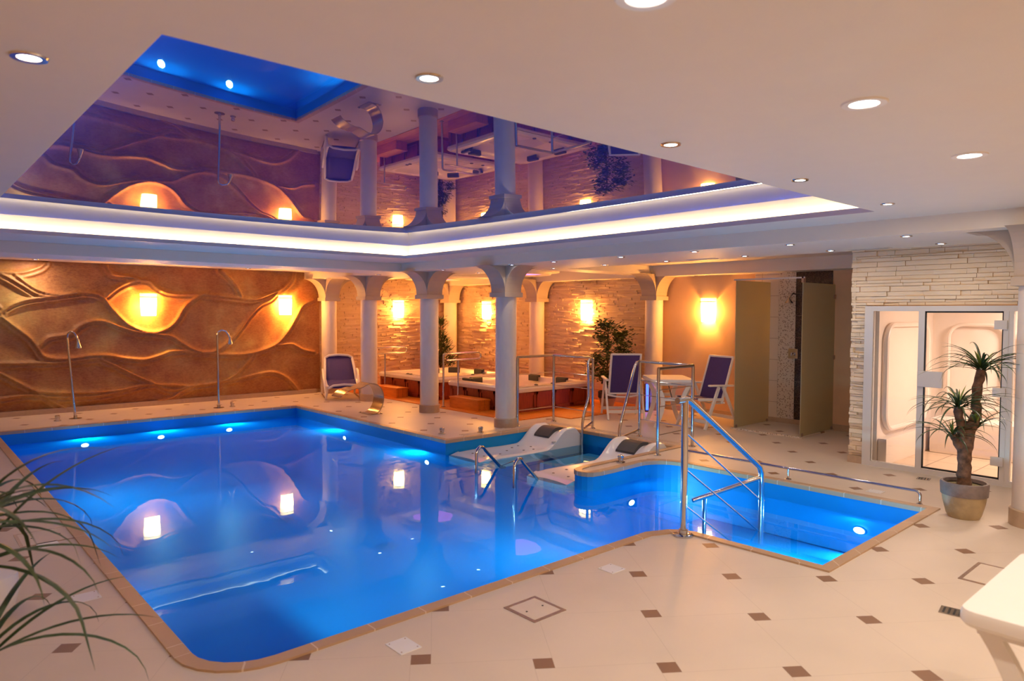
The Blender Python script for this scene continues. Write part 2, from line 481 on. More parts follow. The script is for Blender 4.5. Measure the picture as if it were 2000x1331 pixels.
# ledges and steps in the pool, all under water
mb = MB()
mb.b2((5.50, 5.22, -1.24), (7.43, 7.42, -.95))
struct(mb.build('pool_bay_floor', 'liner'))
mb = MB()
mb.b2((6.45, 5.97, -1.0), (7.43, 6.66, -.30), .02)
struct(mb.build('pool_bay_seat', 'liner_light'))
mb = MB()
mb.b2((4.66, 2.09, -1.24), (6.70, 3.2, -.95)); mb.b2((5.4, 3.2, -1.24), (6.68, 4.45, -.95))
struct(mb.build('step_pool_floor', 'liner_light'))
mb = MB()
for k in range(3): mb.b2((4.66, 2.09, -.951), (4.95+.3*k, 3.0, -.42-.18*k), .02)
struct(mb.build('step_pool_stairs', 'liner_light'))
mb = MB(); mb.b2((6.36, 2.09, -.951), (6.68, 4.3, -.55), .02)
struct(mb.build('step_pool_bench', 'liner'))
mb = MB(); mb.b2((1.10, 3.31, -1.249), (1.9, 3.6, -.8), .02)
struct(mb.build('pool_corner_step', 'liner'))
water = fill(outline, None, ZW, 'pool_water', 'water'); struct(water)

# coping
inn, o1, o2 = offset(outline, -.008), offset(outline, .0), offset(outline, .078)
dd = [0]
for i in range(n): dd.append(dd[-1]+(Vector(outline[(i+1) % n])-Vector(outline[i])).length)
prof = [(inn, -.035), (inn, .004), (o1, .012), (o2, .012), (o2, .0)]
vs, uv = [], []
for pl, z in prof:
    for i in range(n+1):
        vs.append((*pl[i % n], z)); uv.append((dd[i], .05+z))
m1 = n+1; fs = [(j*m1+i, j*m1+i+1, (j+1)*m1+i+1, (j+1)*m1+i) for j in range(len(prof)-1) for i in range(n)]
struct(MB().add(vs, fs).build('pool_coping', 'coping', uvs=uv, fixn=True))
# pale overflow strips round the bay
mb = MB()
for k in range(3):
    e = .155+.045*k
    mb.b2((7.44+e, 5.2-e+.1, 0), (7.44+e+.022, 7.43+e, .006)); mb.b2((5.9, 7.43+e, 0), (7.44+e+.022, 7.43+e+.022, .006))
struct(mb.build('trim_1', 'coping', uvs=[(0, 0)]*len(mb.v)))

# ---- walls
def slab(name, lo, hi, mat): return struct(MB().b2(lo, hi).build(name, mat))
slab('wall_rear', (XL-.2, YN-.2, 0), (XB, YN, ZC+.6), 'plaster')
slab('wall_side', (XL-.2, YN, 0), (XL, YF+.2, ZC+.6), 'plaster')
slab('wall_left_backing', (XL, YF, -.02), (XB+.2, YF+.2, ZC+.6), 'plaster')
slab('wall_back', (XB, 3.2, -.02), (XB+.2, YF, ZC+.6), 'plaster')
slab('wall_partition', (8.26, 3.2, 0), (XB, 3.34, ZC), 'plaster')
slab('wall_lintel', (8.26, YN, 1.79), (8.42, 3.2, ZC), 'plaster')

# sculpted relief wall
RIDGES = [[(1.34, 1.67), (1.48, 1.79), (1.7, 1.88), (2.07, 1.94), (2.48, 2.01), (2.75, 1.95), (2.91, 1.74), (3.13, 1.49), (3.36, 1.36), (3.59, 1.32), (3.81, 1.4), (3.96, 1.55), (4.09, 1.78), (4.28, 1.95), (4.48, 2.05)], [(2.83, 1.96), (3.0, 2.11), (3.2, 2.22), (3.37, 2.25), (3.52, 2.23), (3.66, 2.1), (3.88, 2.02), (4.35, 2.02), (4.84, 1.99), (5.36, 1.95), (5.65, 2.03), (5.95, 2.16), (6.14, 2.35), (6.18, 2.49)], [(1.21, 2.36), (1.44, 2.24), (1.63, 2.11), (1.84, 1.97), (2.07, 1.94)], [(1.54, 2.28), (1.82, 2.05), (2.12, 1.97), (2.4, 2.01)], [(1.34, 1.61), (1.52, 1.44), (1.71, 1.26), (1.83, 1.08), (1.9, 0.96), (2.1, 0.9), (2.36, 0.91), (2.57, 0.94), (2.84, 0.93), (3.12, 0.87), (3.41, 0.84), (3.65, 0.9), (3.86, 0.97), (4.17, 0.96)], [(1.85, 1.14), (1.98, 1.26), (2.26, 1.31), (2.39, 1.43), (2.58, 1.52), (2.8, 1.52), (3.07, 1.41), (3.36, 1.32), (3.65, 1.29), (3.86, 1.25), (4.05, 1.11), (4.24, 0.99), (4.46, 0.93), (4.66, 0.96), (4.93, 1.16), (5.14, 1.4), (5.29, 1.61), (5.5, 1.83), (5.72, 1.94), (5.87, 2.08)], [(1.14, 0.86), (1.32, 0.86), (1.68, 0.85), (2.05, 0.84), (2.43, 0.87), (2.73, 0.9)], [(4.17, 0.94), (4.66, 0.89), (5.17, 0.87), (5.53, 0.93), (5.86, 1.07), (6.09, 1.32), (6.25, 1.58), (6.41, 1.84), (6.65, 1.95)], [(5.86, 1.03), (6.17, 1.04), (6.4, 0.92), (6.66, 0.86)], [(1.14, 0.79), (1.32, 0.7), (1.55, 0.54), (1.79, 0.39), (2.16, 0.33), (2.56, 0.31), (2.97, 0.32), (3.4, 0.39), (3.85, 0.36), (4.16, 0.32), (4.59, 0.33), (4.93, 0.43), (5.17, 0.63), (5.35, 0.83)], [(2.73, 0.87), (2.98, 0.73), (3.26, 0.56), (3.55, 0.41), (3.85, 0.26), (4.16, 0.31)], [(4.2, 0.31), (4.82, 0.37), (5.17, 0.42), (5.53, 0.48), (5.82, 0.47), (6.08, 0.32), (6.28, 0.09)], [(1.13, 0.3), (1.31, 0.3), (1.67, 0.33), (2.04, 0.27), (2.56, 0.24), (2.97, 0.29), (3.4, 0.39)], [(1.79, 0.38), (2.03, 0.18), (2.24, 0.04)], [(2.84, 2.48), (2.92, 2.35), (3.14, 2.31), (3.34, 2.27)], [(1.21, 2.33), (1.58, 2.31), (1.83, 2.39), (1.93, 2.47)], [(3.63, 0.08), (3.88, 0.13), (4.0, 0.22), (4.2, 0.3)], [(4.78, 2.49), (5.02, 2.24), (5.15, 2.0)], [(1.34, 1.64), (1.25, 1.73), (1.13, 1.78)], [(1.34, 1.61), (1.2, 1.5)]]
def catmull(P, k=8):
    out = []
    for i in range(len(P)-1):
        p0, p1, p2, p3 = P[max(i-1, 0)], P[i], P[i+1], P[min(i+2, len(P)-1)]
        for j in range(k):
            t = j/k
            out.append(tuple(.5*((2*p1[a])+(-p0[a]+p2[a])*t+(2*p0[a]-5*p1[a]+4*p2[a]-p3[a])*t*t+(-p0[a]+3*p1[a]-3*p2[a]+p3[a])*t**3) for a in (0, 1)))
    out.append(P[-1]); return out
import numpy as np
def relief():
    x0, x1, z0, z1, st = XL, 6.80, .08, ZC+.02, .017
    nx, nz = int((x1-x0)/st)+1, int((z1-z0)/st)+1
    gx, gz = np.meshgrid(np.linspace(x0, x1, nx), np.linspace(z0, z1, nz))
    H = np.zeros_like(gx)
    rid = list(RIDGES)
    # the same kind of ridges carried on past the edge of the view
    rid += [[(-1.3, 1.9), (-.7, 2.05), (-.1, 1.7), (.5, 1.5), (1.1, 1.78)], [(-1.3, .5), (-.5, .75), (.3, .9), (1.14, .86)], [(-1.3, 1.1), (-.6, .9), (0, .5), (.6, .35), (1.13, .3)]]
    for ln in rid:
        C_ = catmull(ln)
        D = np.full_like(gx, 9.); S = np.zeros_like(gx)
        for (ax, az), (bx, bz) in zip(C_, C_[1:]):
            ex, ez = bx-ax, bz-az; L2 = ex*ex+ez*ez+1e-9
            t = np.clip(((gx-ax)*ex+(gz-az)*ez)/L2, 0, 1)
            dx, dz = gx-ax-t*ex, gz-az-t*ez
            d = np.sqrt(dx*dx+dz*dz); s = np.sign(ex*dz-ez*dx)
            m = d < D; D = np.where(m, d, D); S = np.where(m, s*d, S)
        # a rope of two strands: main crest and a lower companion, with a shallow valley outside
        h = .060*np.exp(-(np.abs(S)/.028)**1.6)+.040*np.exp(-(np.abs(S+.075)/.024)**1.8)+.022*np.exp(-(D/.11)**2)
        H = np.maximum(H, h)
    rs = np.random.RandomState(3)
    for _ in range(40):
        cx_, cz_, a_, w_ = rs.uniform(x0, x1), rs.uniform(0, 2.5), rs.uniform(-.02, .02), rs.uniform(.25, .6)
        H += a_*np.exp(-(((gx-cx_)/w_)**2+((gz-cz_)/(w_*.6))**2))
    vs = [(float(gx[j, i]), YF-.035-float(H[j, i]), float(gz[j, i])) for j in range(nz) for i in range(nx)]
    fs = [(j*nx+i, j*nx+i+1, (j+1)*nx+i+1, (j+1)*nx+i) for j in range(nz-1) for i in range(nx-1)]
    o = MB().add(vs, fs).build('wall_left', 'relief', smooth=False, fixn=False)
    for p in o.data.polygons: p.use_smooth = True
    return struct(o)
relief()

def stones(name, mat, org, u, nrm, width, z0, z1, rows, lens, depth, seed):
    """courses of split stone: org is the lower start, u the run, nrm points into the room"""
    rn = random.Random(seed); mb = MB(); org, u, nrm = Vector(org), Vector(u), Vector(nrm); z = z0
    while z < z1-.004:
        h = min(rn.uniform(*rows), z1-z); a = -rn.uniform(0, lens[1])
        while a < width:
            l = rn.uniform(*lens); s, e = max(a, 0), min(a+l, width); a += l
            if e-s < .01: continue
            sub = 2 if (h > .06 and rn.random() < .4) else 1
            for q in range(sub):
                zz0, zz1 = z+h*q/sub+.002, z+h*(q+1)/sub-.002
                d = [rn.uniform(.2, 1)*depth]*4; d = [k+rn.uniform(-.25, .25)*depth for k in d]
                p = []
                for (t, zz) in ((s+.002, zz0), (e-.002, zz0), (e-.002, zz1), (s+.002, zz1)):
                    p.append(org+u*t+Vector((0, 0, zz-org.z)))
                f = [k+nrm*(max(.003, dk)) for k, dk in zip(p, d)]
                mb.add(p+f, [(4, 5, 6, 7), (0, 1, 5, 4), (1, 2, 6, 5), (2, 3, 7, 6), (3, 0, 4, 7)])
        z += h
    return struct(mb.build(name, mat))
stones('wall_left_stone', 'stone', (6.80, YF, 0), (1, 0, 0), (0, -1, 0), 3.50, .0, ZC, (.024, .05), (.10, .36), .036, 1)
stones('wall_back_stone', 'stone', (XB, 7.75, 0), (0, 1, 0), (-1, 0, 0), 6.0, .0, ZC, (.024, .05), (.10, .36), .036, 2)
stones('wall_right_stone', 'stone_white', (8.26, YN, 0), (0, 1, 0), (-1, 0, 0), 5.99, 1.80, ZC, (.022, .062), (.08, .38), .030, 3)
stones('wall_right_pier', 'stone_white', (8.26, 3.22, 0), (0, 1, 0), (-1, 0, 0), .16, .08, 1.80, (.022, .06), (.10, .3), .04, 4)
stones('wall_right_return', 'stone_white', (8.24, 3.34, 0), (1, 0, 0), (0, 1, 0), 1.2, .08, ZC, (.022, .062), (.10, .4), .035, 5)

slab('baseboard_left', (XL, YF-.10, 0), (6.70, YF, .085), 'base_tile')
slab('baseboard_back', (XB-.025, 3.36, 0), (XB, 7.5, .09), 'base_tile')
slab('baseboard_pier', (8.21, 3.2, 0), (8.30, 3.38, .08), 'base_tile')

# ---- ceiling, with two recesses: lit rim, mirror-like membrane inside
RECESS = [(.625, 5.90, 2.26, 9.04, .15, .05, ZM), (.625, 6.00, 11.0, 12.45, .13, .006, 2.71)]
mb = MB(); xs0, xs1 = RECESS[0][0], RECESS[0][1]; t0, t1 = RECESS[1][0], RECESS[1][1]
for lo, hi in (((XL, YN), (XB, 2.26)), ((XL, 9.04), (XB, 11.0)), ((XL, 12.45), (XB, YF)), ((XL, 2.26), (xs0, 9.04)), ((xs1, 2.26), (XB, 9.04)), ((XL, 11.0), (t0, 12.45)), ((t1, 11.0), (XB, 12.45))):
    mb.b2((*lo, ZC), (*hi, ZC+.022))
struct(mb.build('ceiling', 'ceiling'))
for RX0, RX1, RY0, RY1, SB, SAG, ZT in RECESS:
    mb = MB()      # upstand that hides the strips, and the set-back cove walls
    for lo, hi in (((RX0-.012, RY0-.012), (RX1+.012, RY0)), ((RX0-.012, RY1), (RX1+.012, RY1+.012)), ((RX0-.012, RY0), (RX0, RY1)), ((RX1, RY0), (RX1+.012, RY1))):
        mb.b2((*lo, ZC+.022), (*hi, ZC+.045))
    a0, a1, b0, b1 = RX0-SB, RX1+SB, RY0-SB, RY1+SB
    for lo, hi in (((a0-.1, b0-.1), (a1+.1, b0)), ((a0-.1, b1), (a1+.1, b1+.1)), ((a0-.1, b0), (a0, b1)), ((a1, b0), (a1+.1, b1))):
        mb.b2((*lo, ZC+.02), (*hi, ZM+.3))
    struct(mb.build('ceiling_recess', 'ceiling'))
    mb = MB(); g = .125; h_ = .02
    for lo, hi in (((RX0-g, RY0-g), (RX1+g, RY0-g+h_)), ((RX0-g, RY1+g-h_), (RX1+g, RY1+g)), ((RX0-g, RY0), (RX0-g+h_, RY1)), ((RX1+g-h_, RY0), (RX1+g, RY1))):
        mb.b2((*lo, ZC+.022), (*hi, ZC+.027))
    big = RY1 < 10
    tag(mb.build('led_strip', 'cove'), 'warm white light strip hidden along the rim of the big blue ceiling recess' if big else 'warm white light strip before the brown wall, seen as a bright angle in the water', 'light strip')
    nx, ny = 40, 50; vs = []
    for j in range(ny+1):
        for i in range(nx+1):
            u_, v_ = 2*i/nx-1, 2*j/ny-1
            vs.append((a0+(a1-a0)*i/nx, b0+(b1-b0)*j/ny, ZT-SAG*(1-u_*u_)*(1-v_*v_)))
    fs = [(j*(nx+1)+i, (j+1)*(nx+1)+i, (j+1)*(nx+1)+i+1, j*(nx+1)+i+1) for j in range(ny) for i in range(nx)]
    mir = MB().add(vs, fs).build('ceiling_mirror_panel', 'mirror', fixn=False)
    for p in mir.data.polygons: p.use_smooth = True
    struct(mir)
slab('ceiling_beam_columns', (6.47, YN, ZB), (7.78, YF, ZC), 'ceiling')
slab('ceiling_beam_left', (XL, 10.04, ZB), (6.47, 10.9, ZC), 'ceiling')
slab('ceiling_beam_back', (9.9, 3.34, 2.335), (XB, YF, ZC), 'ceiling')
for i, y in enumerate((7.45, 10.45)): slab('ceiling_beam_cross', (7.78, y, ZB), (9.9, y+.5, ZC), 'ceiling')
# air slots
def vent(loc, lab):
    t = thing('ceiling_vent', lab, 'air vent', loc)
    MB().b2((-.05, -.2, -.008), (.05, .2, 0)).build('frame', 'ceiling', t)
    mb = MB()
    for k in (-1, 0, 1): mb.b2((k*.025-.006, -.185, -.0085), (k*.025+.006, .185, -.006))
    mb.build('slot', 'pot_grey', t)
vent((7.6, 4.95, ZB), 'slim white ceiling air slot between the spotlights over the two loungers by the table')
vent((7.6, 2.95, ZB), 'slim white ceiling air slot just before the pale stone wall over the glass door')

# ---- columns
def column(loc, lab, grp, arms=('x-', 'x+', 'y-', 'y+'), base=.175, half=False):
    t = thing('column', lab, 'column', (loc[0], loc[1], 0), 0, grp, 'thing')
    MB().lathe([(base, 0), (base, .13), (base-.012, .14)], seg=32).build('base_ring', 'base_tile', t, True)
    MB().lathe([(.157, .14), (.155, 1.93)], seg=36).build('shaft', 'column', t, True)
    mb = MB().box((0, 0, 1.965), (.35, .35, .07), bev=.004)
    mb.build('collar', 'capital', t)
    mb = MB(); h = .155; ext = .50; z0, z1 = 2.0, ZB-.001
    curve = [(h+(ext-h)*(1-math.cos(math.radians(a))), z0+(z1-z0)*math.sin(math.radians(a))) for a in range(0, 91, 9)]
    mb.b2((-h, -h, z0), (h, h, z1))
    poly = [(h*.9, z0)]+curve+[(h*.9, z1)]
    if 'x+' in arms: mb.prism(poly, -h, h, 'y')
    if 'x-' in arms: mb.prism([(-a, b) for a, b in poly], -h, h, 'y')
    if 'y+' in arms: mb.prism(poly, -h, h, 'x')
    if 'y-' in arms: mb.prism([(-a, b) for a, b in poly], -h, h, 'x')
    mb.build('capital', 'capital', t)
    return t
column((PCX, 7.8), 'cream round column at the inner pool corner, a whirlpool bed just beside its foot', None)
column((PCX+.02, 9.8), 'cream round column between hot tubs and pool, its whole base ring in view', None)
column((PCX+.03, 11.82), 'cream round column standing right behind the curved steel waterfall spout', None)
column((PCX+.06, 13.50), 'cream round column at the end of the brown sculpted wall, behind the blue lounger', None, ('x-', 'x+', 'y-'))
column((PCX, 1.34), 'cream round column cut by the picture edge beside the potted palm', None)
column((XB-.225, 7.52), 'amber-lit column where stone cladding meets smooth plaster, behind the leafy tree', None, ('x-', 'y-', 'y+'), .165)
column((XB-.225, 10.50), 'amber-lit column against the stone back wall behind the front hot tub', None, ('x-', 'y-', 'y+'), .165)
column((XB-.24, 13.48), 'amber-lit thin column in the far stone corner, behind the dark leafy plant', None, ('x-', 'y-'), .165)

# ---- wood platform round the tubs
mb = MB(); mb.b2((7.28, 8.08, 0), (XB-.03, 13.7, .014)); mb.b2((8.12, 7.67, 0), (XB-.03, 8.08, .014))
struct(mb.build('floor_wood_deck', 'deck'))
# ---------------- ceiling downlights ----------------
def downlight(loc, r, lab, cat, grp, energy, light=True):
    t = thing('downlight', lab, cat, loc, 0, grp)
    MB().lathe([(r*.62, -.002), (r*.66, -.006), (r*.95, -.006), (r, 0.0)], seg=24, close=True).build('ring', 'chrome' if r < .07 else 'white', t, True)
    MB().lathe([(0, -.001), (r*.62, -.003)], seg=20, close=True).build('bulb', 'bulb', t)
    if light: area_light('downlight_lamp', (0, 0, -.012), energy, r*1.1, DOWN_COL, parent=t, spread=math.radians(120) if energy == DOWN_BEAM else PI)
    return t
ORD = ['first', 'second', 'third', 'fourth', 'fifth', 'sixth', 'seventh', 'eighth', 'ninth', 'tenth']
g1 = 'small spotlights in the near ceiling'
downlight((.36, 2.75, ZC), .055, 'small chrome-ringed twin-bulb spotlight alone at the left of the blue ceiling recess', 'ceiling light', g1, DOWN_NEAR)
for i, x in enumerate((1.43, 2.85, 4.18, 5.56)):
    downlight((x, 2.04, ZC), .05, 'small chrome-ringed spotlight, %s from the left along the front rim of the blue recess' % ORD[i], 'ceiling light', g1, DOWN_NEAR)
g2 = 'large white downlights in the near ceiling'
for x, l in ((1.48, 'large white downlight cut off by the top edge of the picture'), (2.85, 'large bright white downlight, the biggest one fully in view near the top right'), (4.17, 'large bright white downlight further right, above the pale stone wall'), (5.71, 'large white downlight barely showing at the right edge of the picture')):
    downlight((x, 1.14, ZC), .085, l, 'ceiling light', g2, DOWN_BIG)
g3 = 'spotlights under the column beam'
for i, y in enumerate((2.27, 3.32, 4.41, 5.44, 6.58, 7.42, 9.07, 11.02, 12.92)):
    downlight((6.62, y, ZB), .05, 'small round spotlight in the pool-side row under the column beam, %s from the right' % ORD[i], 'ceiling light', g3, DOWN_BEAM)
for i, y in enumerate((2.28, 3.33, 4.34, 5.45, 6.50, 7.51, 9.3, 11.35)):
    downlight((7.55, y, ZB), .05, 'small round spotlight in the back row under the column beam, %s from the right' % ORD[i], 'ceiling light', g3, DOWN_BEAM if i > 2 else 4.5)
g4 = 'spotlights close to the brown wall'
downlight((1.77, 13.35, ZC), .05, 'small spotlight over the brown sculpted wall, at the left edge of the picture', 'ceiling light', g4, 12)
downlight((5.10, 13.2, ZC), .05, 'small spotlight over the brown sculpted wall, close to its right-hand wall lamp', 'ceiling light', g4, DOWN_BEAM)
for y, l in ((9.42, 'above the leafy tree'), (6.69, 'above the wall lamp on smooth plaster')):
    downlight((10.1, y, 2.335), .03, 'tiny spotlight under the rear beam '+l, 'ceiling light', 'tiny spotlights under the rear beam', 2, False)
# the same grid carried on over the part of the deck behind the viewer
for i, (x, y) in enumerate([(x, y) for x in (1.45, 2.85, 4.2, 5.6) for y in (-.2, -1.5)]):
    downlight((x, y, ZC), .085, 'large white downlight behind the viewpoint, outside the picture, %s of eight' % ORD[i], 'ceiling light', 'downlights outside the picture', DOWN_BIG)
for i, (x, y) in enumerate(((-.4, 1.1), (-.4, 4.5), (-.4, 6.5), (-.4, 8.5))): downlight((x, y, ZC), .055, 'small downlight over the left deck, outside the picture, %s from the front' % ORD[i], 'ceiling light', 'downlights outside the picture', DOWN_NEAR)

# ---------------- wall lamps ----------------
def sconce(loc, rz, lab):
    t = thing('wall_lamp', lab, 'wall lamp', loc, rz, 'half-round glass wall lamps')
    # local frame: +x is out of the wall, y along it; origin at the lower edge
    def sheet(z0, z1, w0, w1, d0, d1, th=.004):
        mb = MB(); n = 12; vs, fs = [], []
        for z, w_, d_ in ((z0, w0, d0), (z1, w1, d1)):
            for s in (0, th):
                for k in range(n+1):
                    a = PI*k/n; vs.append(((d_-s)*math.sin(a), (w_-s)*math.cos(a), z))
        m = n+1
        for k in range(n): fs += [(k, k+1, 2*m+k+1, 2*m+k), (m+k, m+k+1, 3*m+k+1, 3*m+k), (k, k+1, m+k+1, m+k), (2*m+k, 2*m+k+1, 3*m+k+1, 3*m+k)]
        return mb.add(vs, fs)
    sheet(.0, .33, .125, .14, .10, .11).build('shade', 'shade', t, True)
    sheet(.345, .40, .14, .143, .11, .112).build('upper_band', 'shade', t, True)
    MB().b2((0, -.11, .332), (.10, .11, .343)).build('clip', 'chrome', t)
    MB().b2((0, -.06, .08), (.015, .06, .30)).build('wall_plate', 'chrome', t)
    point_light('wall_lamp_bulb', (.062, 0, .20), SCONCE_PT, .03, AMBER, t)
    return t
sconce((3.48, YF-.10, 1.62), -PI/2, 'glowing glass wall lamp inside the eye-shaped curve of the brown wall')
sconce((6.02, YF-.10, 1.64), -PI/2, 'glowing glass wall lamp at the right end of the brown sculpted wall')
sconce((8.75, YF-.03, 1.58), -PI/2, 'glowing glass wall lamp on stone between the two left columns, over the far hot tub')
sconce((XB-.03, 12.35, 1.56), PI, 'glowing glass wall lamp on stone half hidden behind the corner column')
sconce((XB-.03, 9.28, 1.56), PI, 'glowing glass wall lamp on stone above the leafy tree')
sconce((XB-.005, 6.56, 1.56), PI, 'glowing glass wall lamp on smooth plaster beside the shower cabin')

# pink-lit round ceiling domes over the tubs
for x, y, l in ((8.93, 9.8, 'round pink-lit ceiling dome over the front hot tub'), (8.93, 12.6, 'round pink-lit ceiling dome over the far hot tub')):
    t = thing('ceiling_dome', l+', seen in the water reflection', 'ceiling light', (x, y, ZC), 0, 'pink ceiling domes')
    MB().lathe([(.44, -.085), (.47, -.105), (.60, -.105), (.62, -.06), (.76, -.06), (.78, 0)], seg=48, close=True).build('ring', 'ceiling', t, True)
    MB().lathe([(0, -.08), (.45, -.086)], seg=48, close=True).build('membrane', 'pink', t)

# ---------------- pool lamps, drains ----------------
def pool_lamp(loc, nrm, lab, e=POOL_W):
    t = thing('pool_lamp', lab, 'pool light', loc, 0, 'underwater pool lamps')
    nrm = Vector(nrm); q = Vector((0, 0, 1)).rotation_difference(nrm)
    mb = MB().lathe([(0, .012), (.05, .012), (.052, .004)], seg=24, close=True); mb.v = [tuple(q @ Vector((v[0], v[1], v[2]))) for v in mb.v]; mb.v = [(a, b, c*.6) for a, b, c in mb.v]
    mb.build('lens', 'poolbulb', t)
    mb = MB().lathe([(.052, .0), (.052, .015), (.066, .015), (.07, 0)], seg=24, close=True); mb.v = [tuple(q @ Vector(v)) for v in mb.v]; mb.v = [(a, b, c*.6) for a, b, c in mb.v]
    mb.build('rim', 'liner', t, True)
    al = area_light('pool_lamp_light', nrm*.03, e, .11, POOL_COL, parent=t)
    al.rotation_euler = (-nrm).to_track_quat('Z', 'Y').to_euler()
PL = [((2.15, 11.965, -.30), (0, -1, 0), 'glowing underwater lamp in the far pool wall, beneath the left-hand pole shower'),
      ((3.20, 11.965, -.30), (0, -1, 0), 'glowing underwater lamp in the far pool wall, midway between the two pole showers'),
      ((4.27, 11.965, -.30), (0, -1, 0), 'glowing underwater lamp in the far pool wall, beneath the right-hand pole shower'),
      ((5.465, 10.15, -.33), (-1, 0, 0), 'glowing underwater lamp in the right pool wall, by the steel waterfall spout'),
      ((5.465, 7.84, -.35), (-1, 0, 0), 'glowing underwater lamp just before the inner pool corner with the massage bed'),
      ((6.16, 4.885, -.42), (0, -1, 0), 'glowing underwater lamp on the curved wall of the step pool'),
      ((6.695, 2.63, -.31), (-1, 0, 0), 'glowing underwater lamp near the pointed end of the step pool')]
for a in PL: pool_lamp(*a)
NEAR = 1.8  # gain of the added, unseen lamps that even out the blue water glow
for i, a in enumerate((((1.9, 3.30, -1.0), (0, 1, 0)), ((1.085, 7.8, -1.0), (1, 0, 0)), ((3.7, 3.30, -1.0), (0, 1, 0)), ((4.66, 2.5, -.35), (1, 0, 0)))):
    pool_lamp(*a, 'added unseen underwater lamp brightening the water, in the %s' % ('near pool wall towards its rounded corner', 'left pool wall', 'near pool wall towards the step pool', 'near wall of the step pool')[i], POOL_W*NEAR)
for x, y, l in ((4.6, 7.5, 'round drain in the pool bottom, nearer the middle'), (3.6, 5.4, 'round drain in the pool bottom close to the front edge'), (4.1, 9.4, 'round drain in the pool bottom towards the brown wall')):
    t = thing('floor_drain', l, 'drain', (x, y, -1.249))
    MB().lathe([(0, .012), (.10, .012), (.13, .0)], seg=24, close=True).build('grille', 'drain', t)
    MB().lathe([(.135, .0), (.135, .014), (.155, .014), (.16, .0)], seg=24, close=True).build('rim', 'liner', t)
# ---------------- glass-fronted steam room ----------------
def uvbox(name, mat, lo, hi, parent, axes):
    mb = MB().b2(lo, hi); uv = [tuple(v[a] for a in axes) for v in mb.v]
    return mb.build(name, mat, parent, uvs=uv)
def front():
    X0, X1 = 8.19, 8.255
    t = thing('window_1', None, None, (0, 0, 0)); t['kind'] = 'structure'
    mb = MB(); ys = [3.215, 3.125, 2.655, 2.605]
    mb.b2((X0, -.6, 0), (X1, 3.215, .055)); mb.b2((X0, -.6, 1.735), (X1, 3.215, 1.79))
    for a, b in ((3.125, 3.215), (2.605, 2.665), (1.82, 1.905), (.55, .62), (-.6, -.53)): mb.b2((X0, a, .055), (X1, b, 1.735))
    mb.b2((X0+.01, 1.86, .055), (X0-.004, 1.866, 1.735))
    struct(mb.build('window_frame', 'frame', t))
    for a, b in ((2.665, 3.125), (.62, 1.82), (-.53, .55)):
        struct(MB().b2((8.215, a, .055), (8.223, b, 1.735)).build('pane', 'glass', t))
    d = thing('door_1', None, None, (0, 0, 0)); d['kind'] = 'structure'
    struct(MB().b2((8.20, 1.915, .075), (8.208, 2.595, 1.72)).build('door_leaf', 'glass', d))
    mb = MB(); 
    for lo, hi in (((2.592, .06), (2.605, 1.735)), ((1.905, .06), (1.916, 1.735)), ((1.905, .06), (2.605, .078)), ((1.905, 1.718), (2.605, 1.735))):
        mb.b2((8.196, lo[0], lo[1]), (8.214, hi[0], hi[1]))
    struct(mb.build('gasket', 'gasket', d))
    for z in (.24, .93, 1.60):
        mb = MB().b2((8.175, 1.87, z-.045), (8.21, 1.98, z+.045), .006)
        mb.add(MB().lathe([(0, 0)], seg=3).v[:0], [])
        struct(mb.build('hinge', 'frame', d))
    struct(MB().b2((8.165, 2.42, .93), (8.21, 2.66, 1.10), .01).build('door_handle', 'frame', d))
front()
# inside: shell walls, moulded bench, floor
struct(MB().b2((8.26, -.9, 0), (XB-.1, 3.2, .004)).build('floor_steam_room', 'steam_floor'))
slab('wall_steam_back', (10.05, -.9, 0), (XB-.02, 3.2, ZC), 'steam_wall')
slab('wall_steam_side', (8.30, 3.10, 0), (10.05, 3.198, ZC), 'steam_wall')
slab('wall_steam_far', (8.26, -1.0, 0), (10.05, -.9, ZC), 'steam_wall')
slab('ceiling_steam_room', (8.42, -.9, 2.10), (10.05, 3.1, 2.16), 'steam_wall')
def rr(cx_, cz_, w_, h_, r_, n=6):
    p = []
    for (sx, sz, a0_) in ((1, 1, 0), (-1, 1, 90), (-1, -1, 180), (1, -1, 270)):
        for k in range(n+1):
            a = math.radians(a0_+90*k/n); p.append((cx_+sx*(w_/2-r_)+r_*math.cos(a), cz_+sz*(h_/2-r_)+r_*math.sin(a)))
    return p
tb = thing('steam_bench', 'white moulded bench shell with rounded seat backs behind the glass front', 'bench', (9.6, 1.1, 0))
MB().b2((-.05, -1.95, 0), (.44, 1.86, .43), .05).build('seat', 'steam_wall', tb, True)
for y in (-1.5, -.75, 0, .75, 1.5):
    MB().tube([(.40, a, b) for a, b in rr(y, 1.05, .60, 1.05, .16)], .022, 8, closed=True).build('backrest', 'steam_wall', tb, True)
tb = thing('steam_side_panel', 'white moulded panel with rounded corners inside the steam room, seen through the narrow pane', 'wall panel', (9.1, 3.10, 0))
MB().tube([(a, -.035, b) for a, b in rr(.0, .98, 1.35, 1.2, .2)], .03, 8, closed=True).build('panel_rim', 'steam_wall', tb, True)
MB().b2((-.78, -.10, .0), (.9, -.002, .30), .03).build('plinth', 'steam_wall', tb, True)
area_light('steam_room_lamp', (9.2, 1.4, 2.05), 75, .5, (1.0, .78, .66))

